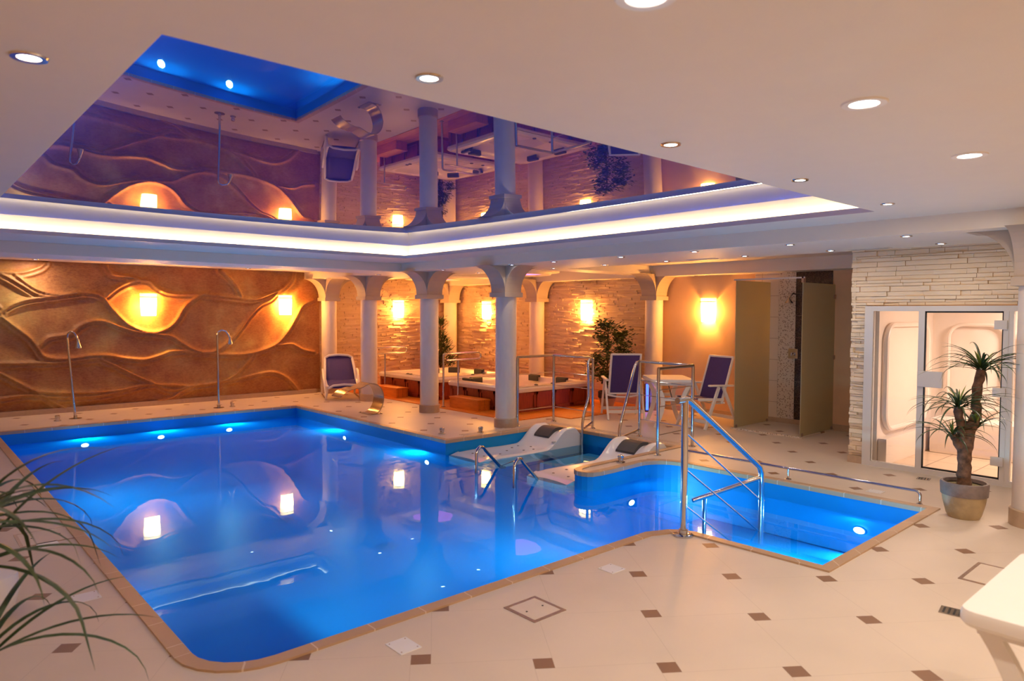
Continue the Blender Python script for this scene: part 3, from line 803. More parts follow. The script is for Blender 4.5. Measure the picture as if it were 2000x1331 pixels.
# ---------------- shower cabin ----------------
t = thing('shower_cabin', 'walk-in shower with two frosted greenish glass sides against a tiled wall', 'shower', (9.28, 5.46, 0))
MB().b2((0, -.005, .02), (1.0, .005, 2.19)).build('side_panel', 'frosted', t)
MB().b2((0, -1.005, .02), (1.0, -.995, 2.13)).build('side_panel', 'frosted', t)
MB().b2((-.012, -1.03, 2.185), (.012, .03, 2.205)).build('header_bar', 'chrome', t)
MB().b2((-.02, -1.03, 0), (1.0, .02, .018), .004).build('tray', 'floor', t)
MB().b2((-.035, -1.04, 0), (-.015, .03, .022)).build('threshold', 'tile_speck', t)
for y, zs in ((0, (.04,)), (-1, (.04,))):
    for x in (.04, .95):
        MB().b2((x-.02, y-.018, .018), (x+.02, y+.018, .06)).build('clamp', 'frame_brass', t)
for z in (.62+.45, 1.95): MB().b2((.95, -1.02, z-.03), (1.0, -.98, z+.03)).build('clamp', 'frame_brass', t)
MB().b2((-.012, -1.015, 2.13), (.05, -.985, 2.205)).build('clamp', 'frame_brass', t)
t = thing('shower_mixer', 'square chrome shower mixer plate on the mosaic tile strip', 'tap', (XB-.012, 5.07, 1.02))
MB().b2((-.02, -.075, 0), (0, .075, .15), .004).build('mixer_plate', 'chrome', t)
MB().tube([(-.02, 0, .075), (-.07, 0, .075), (-.075, 0, .045)], [.022, .02, .012], 12).build('lever', 'chrome', t, True)
t = thing('wall_shower', 'chrome shower head on a short arm above the mosaic tile strip', 'shower head', (XB-.012, 5.06, 2.0))
MB().tube([(0, 0, .0), (-.07, .0, .01), (-.12, .01, -.02), (-.14, .02, -.06)], .013, 10).build('arm', 'chrome', t, True)
mb = MB().lathe([(.012, .05), (.02, .02), (.055, -.02), (.06, -.04), (0, -.042)], (-.15, .025, -.10), 20); mb.build('head', 'chrome', t, True)
MB().lathe([(.03, 0), (.03, .0)], (0, 0, 0), 12)
struct(uvbox('wall_tile_cream', 'tile_cream', (XB-.014, 5.32, .0), (XB, 5.72, 2.335), None, (1, 2)))
struct(uvbox('wall_tile_speckled', 'tile_speck', (XB-.014, 5.05, .0), (XB, 5.318, 2.335), None, (1, 2)))
mb = MB()
for z in range(7):
    for y0_, y1_ in ((4.50, 4.77), (4.773, 5.047)):
        mb.b2((XB-.014, y0_, .335*z+.002), (XB, y1_, min(.335*(z+1), 2.335)))
struct(mb.build('wall_tile_dark', 'tile_dark'))

# ---------------- hot tubs ----------------
def hot_tub(loc, sx, sy, lab, pillows, jets):
    t = thing('hot_tub', lab, 'hot tub', loc, 0, 'hot tubs on the wood deck')
    mb = MB()
    for lo, hi in (((.03, .03), (sx-.03, .05)), ((.03, sy-.05), (sx-.03, sy-.03)), ((.03, .05), (.05, sy-.05)), ((sx-.05, .05), (sx-.03, sy-.05))): mb.b2((*lo, 0), (*hi, .36))
    for k in range(4):
        y0_ = .08+k*(sy-.16)/4; y1_ = y0_+(sy-.16)/4
        mb.b2((.012, y0_+.02, .03), (.03, y0_+.05, .33)); mb.b2((.012, y1_-.05, .03), (.03, y1_-.02, .33)); mb.b2((.012, y0_+.02, .28), (.03, y1_-.02, .33)); mb.b2((.012, y0_+.02, .03), (.03, y1_-.02, .07))
        x0_ = .08+k*(sx-.16)/4; x1_ = x0_+(sx-.16)/4
        mb.b2((x0_+.02, .012, .03), (x0_+.05, .03, .33)); mb.b2((x1_-.05, .012, .03), (x1_-.02, .03, .33)); mb.b2((x0_+.02, .012, .28), (x1_-.02, .03, .33)); mb.b2((x0_+.02, .012, .03), (x1_-.02, .03, .07))
    mb.build('skirt', 'redwood', t)
    loops = [(.03, .335, .05), (.0, .34, .06), (-.01, .37, .07), (-.01, .40, .07), (.02, .432, .08), (.14, .438, .12), (.17, .425, .15), (.20, .36, .2), (.26, .30, .25), (.48, .26, .3), (.56, .10, .3), (.70, .06, .25)]
    vs = []; N = 28
    for ins, z, r_ in loops:
        p = rr(sx/2, sy/2, sx-2*ins, sy-2*ins, r_, 6); N = len(p); vs += [(a, b, z) for a, b in p]
    fs = [(j*N+i, j*N+(i+1) % N, (j+1)*N+(i+1) % N, (j+1)*N+i) for j in range(len(loops)-1) for i in range(N)]
    fs.append(tuple((len(loops)-1)*N+i for i in range(N)))
    MB().add(vs, fs).build('shell', 'tubacrylic', t, True)
    for x, y, rz in pillows:
        q = Matrix.Rotation(rz, 3, 'Z')
        MB().box((x, y, .45), (.07, .26, .05), q, .02).box((x+q[0][0]*.04, y+q[1][0]*.04, .41), (.03, .26, .11), q, .014).build('headrest', 'black', t, True)
    for x, y in jets:
        MB().lathe([(.035, 0), (.035, .012), (.02, .02), (0, .02)], (x, y, .436), 14).build('control_knob', 'black', t, True)
    mb = MB()
    for x, y in [(.9, .4), (1.3, .42), (1.6, .8), (1.5, 1.3), (1.0, 1.5), (.4, 1.2)]: mb.lathe([(.03, 0), (.03, .006), (0, .008)], (x, y, .272), 12)
    mb.build('jets', 'plate', t)
    return t
hot_tub((7.75, 8.62, .014), 1.95, 1.85, 'white hot tub in red wood skirt in front, partly behind the chrome pool rails', [(1.72, .55, PI), (1.72, 1.3, PI), (.24, 1.55, .0), (.5, 1.64, -PI/2)], [(.09, .5), (1.0, .09), (.6, .09)])
hot_tub((7.75, 10.88, .014), 1.95, 2.05, 'white hot tub in red wood skirt further back in the stone corner', [(1.1, 1.6, -PI/2), (1.75, .8, PI), (1.6, 1.5, -PI*.75)], [(.09, .95), (.09, 1.06), (1.3, .10), (1.0, .09)])
def wood_step(loc, lab):
    t = thing('wooden_step', lab, 'step', loc, 0, 'wooden steps by the hot tubs')
    MB().b2((.01, .01, 0), (.27, .81, .165)).build('box', 'stepwood', t)
    MB().b2((0, 0, .165), (.28, .82, .195), .005).build('tread', 'stepwood', t)
wood_step((7.45, 9.20, .014), 'orange wooden step box before the front hot tub, beside the round-ended chrome handrail')
wood_step((7.42, 11.70, .014), 'orange wooden step box before the far hot tub, partly behind a column')
def loop_rail(loc, lab):
    t = thing('tub_handrail', lab, 'handrail', loc, 0, 'loop handrails at the hot tubs')
    r = .019
    MB().tube([(0, 0, 0), (0, 0, .90)]+arc((.05, .90), .05, 180, 90, 5, 'xz')+[(.80, 0, .95)]+arc((.80, .89), .06, 90, -90, 8, 'xz')+[(.06, 0, .83)], r, 10).build('rail', 'chrome', t, True)
    MB().tube([(.33, 0, .0), (.33, 0, .83)], r*.9, 10).build('post', 'chrome', t, True)
    for x in (0, .33): MB().lathe([(.032, 0), (.04, .008), (.02, .012)], (x, 0, 0), 16).build('flange', 'chrome', t, True)
loop_rail((7.37, 10.08, .014), 'chrome loop handrail beside the step of the front hot tub, next to the middle column')
loop_rail((7.37, 12.58, .014), 'chrome loop handrail at the far hot tub, its left end hidden by a column')

# ---------------- handrails at the massage bay ----------------
def bay_rail(pts, lab, leg, y_leg):
    """pts: three floor points of the L; the last one carries the sloping leg into the water"""
    t = thing('pool_handrail', lab, 'handrail', (0, 0, 0), 0, 'chrome handrails round the massage bay')
    r = .021; a, b, c = pts; H = 1.04
    MB().tube([(*a, H), (*b, H)], r, 10).build('top_rail', 'chrome', t, True)
    lx, ly = leg
    MB().tube([(*b, H), (c[0], c[1], H), (c[0]-.07, c[1], H-.01), (c[0]-.11, c[1], H-.06), (lx+.13, ly, .50), (lx+.03, ly, .25), (lx, ly, .12), (lx, ly, -.9)], r, 10).build('leg_rail', 'chrome', t, True)
    MB().tube([(lx, ly, .03), (c[0], c[1], .10)], r*.7, 8).build('tie', 'chrome', t, True)
    for p in pts:
        MB().tube([(*p, .0), (*p, H)], r*.95, 10).build('post', 'chrome', t, True)
        MB().lathe([(.045, 0), (.045, .008), (.022, .02), (.021, .03)], (*p, 0), 16).build('flange', 'chrome', t, True)
    for z in (.24, .58, .78):
        MB().tube([(*a, z), (*b, z)], .006, 6).build('crossbar', 'chrome', t, True)
        MB().tube([(*b, z), (*c, z)], .006, 6).build('crossbar', 'chrome', t, True)
bay_rail([(6.98, 7.68), (7.74, 7.68), (7.70, 6.83)], 'L-shaped chrome handrail by the massage bay, in front of the hot tub', (7.37, 6.73), 0)
bay_rail([(6.84, 5.03), (7.62, 5.07), (7.70, 5.97)], 'L-shaped chrome handrail by the massage bay, in front of the white table', (7.27, 5.97), 0)

# ---------------- stair rail of the step pool ----------------
t = thing('stair_handrail', 'tall chrome stair rail with sloping tube and thin rods going down into the step pool', 'handrail', (4.5, 3.06, 0))
def L(x, y, z): return (x-4.5, y-3.06, z)
MB().tube([L(4.5, 3.06, 0), L(4.5, 3.06, 1.04)], .026, 14).build('post', 'chrome', t, True)
MB().lathe([(.075, 0), (.075, .012), (.06, .018), (.034, .02), (.034, .05), (.026, .05)], (0, 0, 0), 24).build('flange', 'chrome', t, True)
MB().tube([L(4.40, 3.06, 1.045), L(4.52, 3.06, 1.045), L(4.56, 3.06, 1.035), L(5.55, 3.06, .42), L(5.63, 3.06, .37), L(5.665, 3.06, .31), L(5.67, 3.06, .2), L(5.67, 3.06, -.94)], .024, 12).build('sloping_rail', 'chrome', t, True)
for z in (.78, .50, .22): MB().tube([L(4.5, 3.06, z), L(4.54, 3.06, z-.005), L(5.67, 3.06, z-.72), L(5.72, 3.06, z-.725)], .0075, 8).build('rod', 'chrome', t, True)
MB().tube([L(5.67, 3.06, .27), L(5.10, 3.38, .10)], .019, 12).build('cross_rail', 'chrome', t, True)
MB().tube([L(5.22, 3.34, .12), L(5.22, 3.34, -1.24)], .018, 10).build('support_post', 'chrome', t, True)
t = thing('low_rail', 'ankle-high chrome rail running along the deck edge of the step pool', 'rail', (6.86, 2.18, 0))
MB().tube([(0, 0, 0), (0, 0, .075)]+arc((.04, .075), .04, 180, 90, 4, 'yz')+[(0, 2.46, .115)]+arc((2.46, .075), .04, 90, 0, 4, 'yz')+[(0, 2.5, 0)], .0135, 10).build('rail', 'chrome', t, True)
MB().tube([(0, 1.23, 0), (0, 1.23, .11)], .012, 10).build('post', 'chrome', t, True)
for y in (0, 1.23, 2.5): MB().lathe([(.032, 0), (.032, .006), (.015, .014)], (0, y, 0), 14).build('flange', 'chrome', t, True)

# ---------------- water beds ----------------
def water_bed(loc, lab):
    t = thing('massage_bed', lab, 'massage bed', loc, 0, 'white massage beds in the pool bay')
    W, Ln = .66, 1.90                       # local x = length (head at far end), y = width
    def h(x, y):
        u_ = x/Ln; v_ = abs(y)/(W/2)
        z = -.176+.007*math.sin(u_*9)-.03*max(0, 1-u_/.08)
        if u_ > .62:
            k = min(1, (u_-.62)/.22); k = k*k*(3-2*k); z += k*.190
        if u_ > .93: z -= (u_-.93)/.07*.13
        sh = max(0, min(1, (u_-.70)/.14)); z += sh*.045*max(0, min(1, (v_-.55)/.2))          # raised shoulders
        z += .012*v_*v_ - (.02 if v_ > .97 else 0)
        return z
    nx_, ny_ = 48, 20; vs = []
    for i in range(nx_+1):
        for j in range(ny_+1):
            x = Ln*i/nx_; w_ = W*(.93+.07*min(1, i/8)); y = (j/ny_-.5)*w_; vs.append((x, y, h(x, y)))
    fs = [(i*(ny_+1)+j, (i+1)*(ny_+1)+j, (i+1)*(ny_+1)+j+1, i*(ny_+1)+j+1) for i in range(nx_) for j in range(ny_)]
    rim = [j for j in range(ny_+1)]+[(i)*(ny_+1)+ny_ for i in range(1, nx_+1)]+[nx_*(ny_+1)+j for j in range(ny_-1, -1, -1)]+[i*(ny_+1) for i in range(nx_-1, 0, -1)]
    o_ = len(vs); vs += [(vs[k][0], vs[k][1], min(vs[k][2]-.06, -.30)) for k in rim]; m_ = len(rim)
    fs += [(rim[k], rim[(k+1) % m_], o_+(k+1) % m_, o_+k) for k in range(m_)]
    fs.append(tuple(o_+k for k in range(m_)))
    MB().add(vs, fs).build('bed_shell', 'acrylic', t, True)
    MB().b2((.30, -.22, -.948), (1.88, .22, -.30)).build('plinth', 'liner', t)
    # curved head pillow
    vs, fs = [], []
    for j in range(11):
        x = 1.40+.30*j/10; a = (j/10-.5)*2
        for (yy, dz) in ((-.15, .0), (-.14, .045), (.14, .045), (.15, .0)): vs.append((x, yy, max(h(x, 0), -.2)+dz*(1-.35*a*a)+.004))
    for j in range(10):
        for k in range(3): fs.append((j*4+k, (j+1)*4+k, (j+1)*4+k+1, j*4+k+1))
    fs += [(0, 1, 2, 3), (40, 43, 42, 41)]
    MB().add(vs, fs).build('pillow', 'pillow', t, True)
    for x, y in ((.25, -.12), (.25, .12), (.5, -.15), (.5, .15), (.75, 0), (.95, -.12), (.95, .12), (1.1, .16), (1.1, -.16), (1.2, 0)):
        MB().lathe([(.016, 0), (.016, .004), (0, .005)], (x, y, h(x, y)), 12).build('jet', 'pot_grey', t)
    MB().lathe([(.03, 0), (.03, .012), (.012, .016), (0, .016)], (1.35, -.30, h(1.35, -.3)), 14).build('jet', 'frame', t, True)
    return t
water_bed((5.50, 7.09, 0), 'white whirlpool bed nearest the corner column, its grey head pillow above water')
water_bed((5.50, 5.58, 0), 'white whirlpool bed behind the curved tile tongue, its grey head pillow above water')
def grab(loc, dx, dy, lab):
    t = thing('grab_bar', lab, 'grab bar', loc, 0, 'bent chrome grab bars at the massage beds')
    MB().tube([(0, 0, -.75), (0, 0, .04), (.02, .005, .085), (.07, .015, .115), (.13, .03, .10), (.18, .05, .05), (dx, dy, -.22), (dx+.08, dy+.02, -.24)], .019, 12).build('bar', 'chrome', t, True)
    MB().tube([(dx, dy, -.205), (dx+.33, dy+.06, -.18)], .007, 8).build('rod', 'chrome', t, True)
grab((5.12, 6.35, 0), .52, .16, 'bent chrome grab bar rising from the water at the bed nearest the column')
grab((5.00, 5.55, 0), .52, .16, 'bent chrome grab bar rising from the water at the bed by the tile tongue')

# ---------------- waterfall spout ----------------
t = thing('waterfall_spout', 'curved brushed-steel waterfall spout arching over the pool edge', 'waterfall spout', (6.0, 10.3, 0))
path = catmull([(0, 0), (.08, .035), (.15, .13), (.18, .27), (.145, .40), (.06, .49), (-.06, .52), (-.16, .49), (-.25, .455), (-.35, .455), (-.46, .43), (-.55, .385), (-.61, .33)], 5)
vs, fs = [], []; W2, th = .16, .022
for i, (x, z) in enumerate(path):
    a, b = path[max(0, i-1)], path[min(len(path)-1, i+1)]; tx, tz = b[0]-a[0], b[1]-a[1]; l = math.hypot(tx, tz); nx_, nz_ = tz/l, -tx/l
    q = th*(1-.75*i/len(path))
    for y in (-W2, W2): vs += [(x+nx_*q/2, y, z+nz_*q/2), (x-nx_*q/2, y, z-nz_*q/2)]
for i in range(len(path)-1):
    o_ = i*4; p_ = o_+4; fs += [(o_, p_, p_+2, o_+2), (o_+1, o_+3, p_+3, p_+1), (o_, o_+1, p_+1, p_), (o_+2, p_+2, p_+3, o_+3)]
fs += [(0, 2, 3, 1), (len(vs)-4, len(vs)-3, len(vs)-1, len(vs)-2)]
MB().add(vs, fs).build('curved_blade', 'steel', t, True)
MB().b2((-.10, -.19, 0), (.14, .19, .010), .003).build('foot_plate', 'steel', t)
for x, y in ((-.08, -.17), (-.08, .17), (.12, -.17), (.12, .17)): MB().lathe([(.014, .01), (.014, .022), (0, .024)], (x, y, 0), 8).build('bolt', 'chrome', t)

# ---------------- pole showers and push buttons ----------------
def pole(loc, top, head, lab):
    t = thing('pole_shower', lab, 'shower', loc, 0, 'pole showers along the brown wall')
    tx, hx, hy = top, head[0], head[1]
    MB().tube([(0, 0, 0), (tx, 0, 1.28)], [.022, .019], 12).build('pole', 'chrome', t, True)
    MB().tube([(tx, 0, 1.28), (tx+hx*.08, hy*.08, 1.345), (tx+hx*.35, hy*.35, 1.375), (tx+hx*.7, hy*.7, 1.36), (tx+hx*.92, hy*.92, 1.30), (tx+hx, hy, 1.23)], .016, 10).build('hook', 'chrome', t, True)
    MB().lathe([(0, .05), (.02, .05), (.024, .0), (.05, -.08), (.052, -.10), (0, -.102)], (tx+hx*1.03, hy*1.03, 1.22), 18).build('head', 'chrome', t, True)
    MB().lathe([(.09, 0), (.09, .006), (.03, .012), (.026, .05), (.02, .05)], (0, 0, 0), 20).build('flange', 'steel', t, True)
pole((2.18, 12.80, 0), -.09, (.11, -.16), 'slim chrome pole shower before the brown wall, the leaning left-hand one')
pole((4.33, 12.62, 0), -.01, (.20, -.02), 'slim chrome pole shower before the brown wall, the right-hand one')
for (x, y), l in {(1.92, 12.68): 'small chrome push button on the deck beside the left-hand pole shower', (4.56, 12.60): 'small chrome push button on the deck beside the right-hand pole shower', (5.75, 7.90): 'small chrome push button on the deck at the inner pool corner, further from the column', (6.22, 7.62): 'small chrome push button on the deck right beside the corner column', (6.18, 5.05): 'small chrome push button on the tile tongue beside the massage bed'}.items():
    t = thing('push_button', l, 'push button', (x, y, .0), 0, 'chrome push buttons round the pool')
    MB().lathe([(.05, 0), (.05, .012), (.03, .014), (.03, .05)], seg=18).build('base', 'chrome', t, True)
    MB().lathe([(.034, .05), (.036, .06), (.036, .08), (.026, .088), (0, .09)], seg=18).build('button', 'chrome', t, True)

# ---------------- lounger ----------------
t = thing('pool_lounger', 'white framed lounger with blue sling, its back raised, beside the steel waterfall spout', 'lounger', (6.72, 12.62, 0), math.radians(-112))
def framed(path_fn, w0, w1, name_frame, name_sling, n=10, rf=.022, parent=None):
    pts = [path_fn(i/n) for i in range(n+1)]
    L_, R2 = [], []
    for i, (x, z) in enumerate(pts):
        w_ = (w0+(w1-w0)*i/n)/2; L_.append((x, w_, z)); R2.append((x, -w_, z))
    top = pts[-1]; w_ = w1/2
    loop = L_+[(top[0]-.0, w_*.72, top[1]+.045), (top[0]-.01, 0, top[1]+.06), (top[0], -w_*.72, top[1]+.045)]+R2[::-1]
    MB().tube(loop, rf, 8).build(name_frame, 'white', parent, True)
    vs = [];
    for i, (x, z) in enumerate(pts):
        w_ = (w0+(w1-w0)*i/n)/2-.01
        for k in range(5): vs.append((x, w_*(1-k/2), z-.012*(1-(k/2-1)**2)))
    x, z = pts[-1]
    for k in range(5): vs.append((x-.005, w1/2*.86*(1-k/2), z+.04))
    fs = [(i*5+k, (i+1)*5+k, (i+1)*5+k+1, i*5+k+1) for i in range(n+1) for k in range(4)]
    o_ = MB().add(vs, fs).build(name_sling, 'navy', parent, True, fixn=False)
    md = o_.modifiers.new('solid', 'SOLIDIFY'); md.thickness = .006
framed(lambda u: (-.12-.42*u, .30+.46*u+.04*math.sin(u*PI)), .62, .54, 'back_frame', 'backrest', parent=t, rf=.026)
framed(lambda u: (-.10+.62*u, .345-.10*u-.05*math.sin(u*PI)), .60, .58, 'seat_frame', 'seat', parent=t)
for s in (1, -1):
    MB().tube([(-.38, s*.33, .50), (-.30, s*.34, .54), (-.18, s*.34, .52), (.10, s*.33, .28), (.36, s*.33, 0.012)], [.02, .024, .026, .025, .02], 8).build('arm_leg', 'white', t, True)
    MB().tube([(.36, s*.33, .02), (.52, s*.31, .29)], .022, 8).build('leg', 'white', t, True)
    MB().tube([(-.34, s*.33, .50), (-.48, s*.33, .25), (-.60, s*.33, .02)], .022, 8).build('leg', 'white', t, True)
    MB().tube([(-.60, s*.33, .014), (.36, s*.33, .014)], .010, 6).build('runner', 'steel', t, True)

# ---------------- armchairs ----------------
def armchair(loc, rz, lab):
    t = thing('folding_armchair', lab, 'chair', loc, rz, 'high-backed navy armchairs by the table')
    for s in (1, -1): MB().tube([(-.02, s*.235, .36), (-.26, s*.235, 1.05)], .019, 8).build('back_frame', 'white', t, True)
    mb = MB(); 
    for z0_, x0_ in ((1.045, -.255), (.395, -.03)): mb.box((x0_, 0, z0_), (.026, .47, .03), None, .006)
    mb.build('back_rail', 'white', t)
    mb = MB().box((-.145, 0, .72), (.012, .44, .655), Matrix.Rotation(math.radians(-19.2), 3, 'Y'), .003); mb.build('backrest', 'navy', t)
    mb = MB().box((.20, 0, .435), (.46, .44, .014), Matrix.Rotation(math.radians(-3), 3, 'Y'), .004); mb.build('seat', 'navy', t)
    for s in (1, -1):
        MB().box((.19, s*.235, .43), (.50, .035, .04), Matrix.Rotation(math.radians(-3), 3, 'Y'), .008).build('seat_frame', 'white', t)
        MB().box((.04, s*.29, .635), (.50, .05, .028), Matrix.Rotation(math.radians(-2), 3, 'Y'), .010).build('armrest', 'white', t)
        for x1_, x0_ in ((.36, .09), (-.32, .01)):
            v = Vector((x1_-x0_, 0, -.62)); a = math.atan2(v.x, -v.z)
            MB().box(((x0_+x1_)/2, s*.29, .31), (.045, .03, v.length), Matrix.Rotation(-a, 3, 'Y'), .006).build('leg', 'white', t)
    MB().box((.315, 0, .11), (.03, .56, .05), None, .006).build('stretcher', 'white', t)
    MB().box((-.27, 0, .13), (.03, .56, .05), None, .006).build('stretcher', 'white', t)
    pts = [(-.04-.03*math.cos(y_*PI/.54), y_, .375-.035*math.cos(y_*PI/.54)) for y_ in [(-.27+.54*k/10) for k in range(11)]]
    MB().tube(pts, .015, 8).build('curved_bar', 'white', t, True)
    return t
armchair((9.26, 5.88, 0), math.radians(168), 'navy high-backed folding armchair seen from the side, next to the shower glass')
armchair((8.93, 7.27, 0), math.radians(50), 'navy high-backed folding armchair seen from behind, next to the leafy tree')
def plastic_table(loc, rz, lab):
    t = thing('plastic_table', lab, 'table', loc, rz, 'white plastic garden tables')
    # local x = depth .85, y = width .64
    p = rr(0, 0, .85, .64, .05, 4); mb = MB()
    q = [(a*.97, b*.97) for a, b in p]; N = len(p)
    vs = [(a, b, .665) for a, b in q]+[(a, b, .68) for a, b in p]+[(a, b, .705) for a, b in p]+[(a*.985, b*.985, .72) for a, b in p]
    fs = [tuple(range(N-1, -1, -1)), tuple(3*N+k for k in range(N))]+[(j*N+i, j*N+(i+1) % N, (j+1)*N+(i+1) % N, (j+1)*N+i) for j in range(3) for i in range(N)]
    MB().add(vs, fs).build('tabletop', 'white', t, True)
    for sx_ in (1, -1):
        for sy_ in (1, -1):
            cv = catmull([(.27, .67), (.20, .56), (.15, .42), (.165, .24), (.25, .0)], 5)
            prof_ = [(a+.032, z) for a, z in cv]+[(a-.032, z) for a, z in cv[::-1]]
            MB().prism([(sy_*a, z) for a, z in prof_], sx_*.33-.018, sx_*.33+.018, 'x').build('leg', 'white', t)
        MB().box((sx_*.33, 0, .42), (.03, .34, .05), None, .006).build('leg_brace', 'white', t)
        MB().box((sx_*.33, 0, .645), (.035, .56, .04), None, .006).build('top_rail', 'white', t)
    MB().tube([(-.30, 0, .42), (.05, 0, .66)], .009, 6).build('stay', 'pot_grey', t, True)
    return t
plastic_table((8.92, 6.38, 0), math.radians(48.2), 'white plastic table standing between the two navy armchairs')
plastic_table((3.06, .40, 0), math.radians(0), 'white plastic table up close, cut off by the right edge of the picture')
# blue lit tube
t = thing('bubble_lamp', 'low standing lamp with a glowing blue tube, behind the white table legs', 'lamp', (9.79, 7.43, 0))
MB().lathe([(.07, 0), (.07, .02), (.03, .03)], seg=20).build('base', 'pot_dark', t, True)
MB().lathe([(.022, .03), (.018, .25), (.022, .47), (0, .47)], seg=14).build('tube', 'blueled', t, True)
MB().lathe([(.05, .03), (.05, .48), (.0, .48)], seg=24).build('cover', 'glass', t, True)

# ---------------- plants ----------------
def blade(mb, p, az, el, ln, wd, droop, seg=12, twist=0):
    p = Vector(p); d = Vector((math.cos(az)*math.cos(el), math.sin(az)*math.cos(el), math.sin(el)))
    side = Vector((-math.sin(az), math.cos(az), 0)); vs = []
    for i in range(seg+1):
        s = i/seg; w_ = wd*(.55+.9*s-1.45*s*s) if s < .98 else .0005
        w_ = max(w_, .0006); up = side.cross(d)
        vs += [p+side*w_/2+up*w_*.18, p-up*w_*.05, p-side*w_/2+up*w_*.18]
        p = p+d*(ln/seg); e = d.z-droop/seg*(1+1.2*s); h_ = Vector((d.x, d.y, 0)); h_ = h_.normalized() if h_.length > 1e-4 else Vector((math.cos(az), math.sin(az), 0))
        e = max(-.97, e); d = h_*math.sqrt(max(.03, 1-e*e))+Vector((0, 0, e))
    fs = []
    for i in range(seg): o_ = i*3; fs += [(o_, o_+3, o_+4, o_+1), (o_+1, o_+4, o_+5, o_+2)]
    mb.add(vs, fs)
def crown(t, c, rn, n=34, ln=.34, sc=1.0):
    mb, ml = MB(), MB()
    for k in range(n):
        az = rn.uniform(0, 2*PI); el = rn.choice([rn.uniform(.1, .7), rn.uniform(.5, 1.2)])
        blade(mb, (c[0]+.015*math.cos(az), c[1]+.015*math.sin(az), c[2]+rn.uniform(-.03, .03)), az, el, ln*rn.uniform(.7, 1.15), .027*sc, rn.uniform(.55, 1.25))
    for k in range(7):
        az = rn.uniform(0, 2*PI)
        blade(ml, c, az, rn.uniform(1.1, 1.5), ln*rn.uniform(.3, .48), .024*sc, rn.uniform(.0, .3))
    mb.build('leaf_crown', 'leaf', t, True, fixn=False); ml.build('young_leaves', 'leaf_light', t, True, fixn=False)
def palm(loc, rz, lab, seed, crowns, trunks, ln, wide=1.0):
    rn = random.Random(seed); t = thing('potted_palm', lab, 'potted plant', loc, rz)
    pot = MB().lathe([(.115, 0), (.13, .03), (.155, .13), (.163, .19)], seg=36).build('pot', 'pot_tan', t, True)
    MB().lathe([(.163, .19), (.172, .192), (.178, .285), (.172, .30), (.155, .30), (.15, .27)], seg=36, close=True).build('rim', 'pot_grey', pot, True)
    MB().lathe([(.155, .262), (.08, .275), (0, .28)], seg=24, close=True).build('soil', 'soil', pot, True)
    for pts, r_ in trunks:
        P = [Vector(p) for p in pts]; Q = []
        for i in range(len(P)-1):
            for k in range(5): Q.append(P[i].lerp(P[i+1], k/5)+Vector((rn.uniform(-.006, .006), rn.uniform(-.006, .006), 0)))
        Q.append(P[-1]); rr_ = [r_[0]+(r_[1]-r_[0])*i/(len(Q)-1)+rn.uniform(-.005, .006) for i in range(len(Q))]
        MB().tube(Q, rr_, 10).build('trunk', 'bark', t, True)
    for c in crowns: crown(t, c[:3], rn, c[3], ln*c[4], sc=wide)
    return t
palm_crowns = [(.115, 0, 1.25, 52, 1.0), (-.07, 0, .94, 44, .95), (-.10, .02, .70, 22, .85), (.06, -.03, .78, 12, .8)]
palm_trunks = [([(0, 0, .26), (-.01, 0, .42), (0.0, 0, .60), (.04, 0, .80)], (.052, .05)), ([(.02, 0, .66), (.075, 0, .85), (.085, 0, 1.05), (.11, 0, 1.24)], (.042, .034)), ([(.0, 0, .55), (-.035, 0, .72), (-.07, 0, .93)], (.038, .034)), ([(0, 0, .52), (-.06, .01, .62), (-.10, .02, .70)], (.034, .028))]
palm((6.71, 1.80, 0), math.radians(-41.8), 'potted palm with shaggy trunk in a tan pot with grey rim, before the glass door', 5, palm_crowns, palm_trunks, .46)
palm((.15, 2.96, 0), math.radians(20), 'potted palm with long drooping leaves reaching in from the left edge', 11, [(.0, 0, .95, 34, 1.1), (.02, -.02, .84, 14, 1.15), (.03, -.04, .52, 18, 1.0)], [([(-.06, 0, .26), (-.05, 0, .6), (-.03, 0, .93)], (.05, .035))], .56, 1.25)
t = thing('flower_pot', 'round white flower pot on the deck, just inside the left edge', 'flower pot', (.36, 4.72, 0))
MB().lathe([(.09, 0), (.13, .04), (.16, .16), (.15, .25), (.135, .26)], seg=30).build('pot', 'pot_white', t, True)
MB().lathe([(.14, .235), (0, .245)], seg=20, close=True).build('soil', 'soil', t, True)

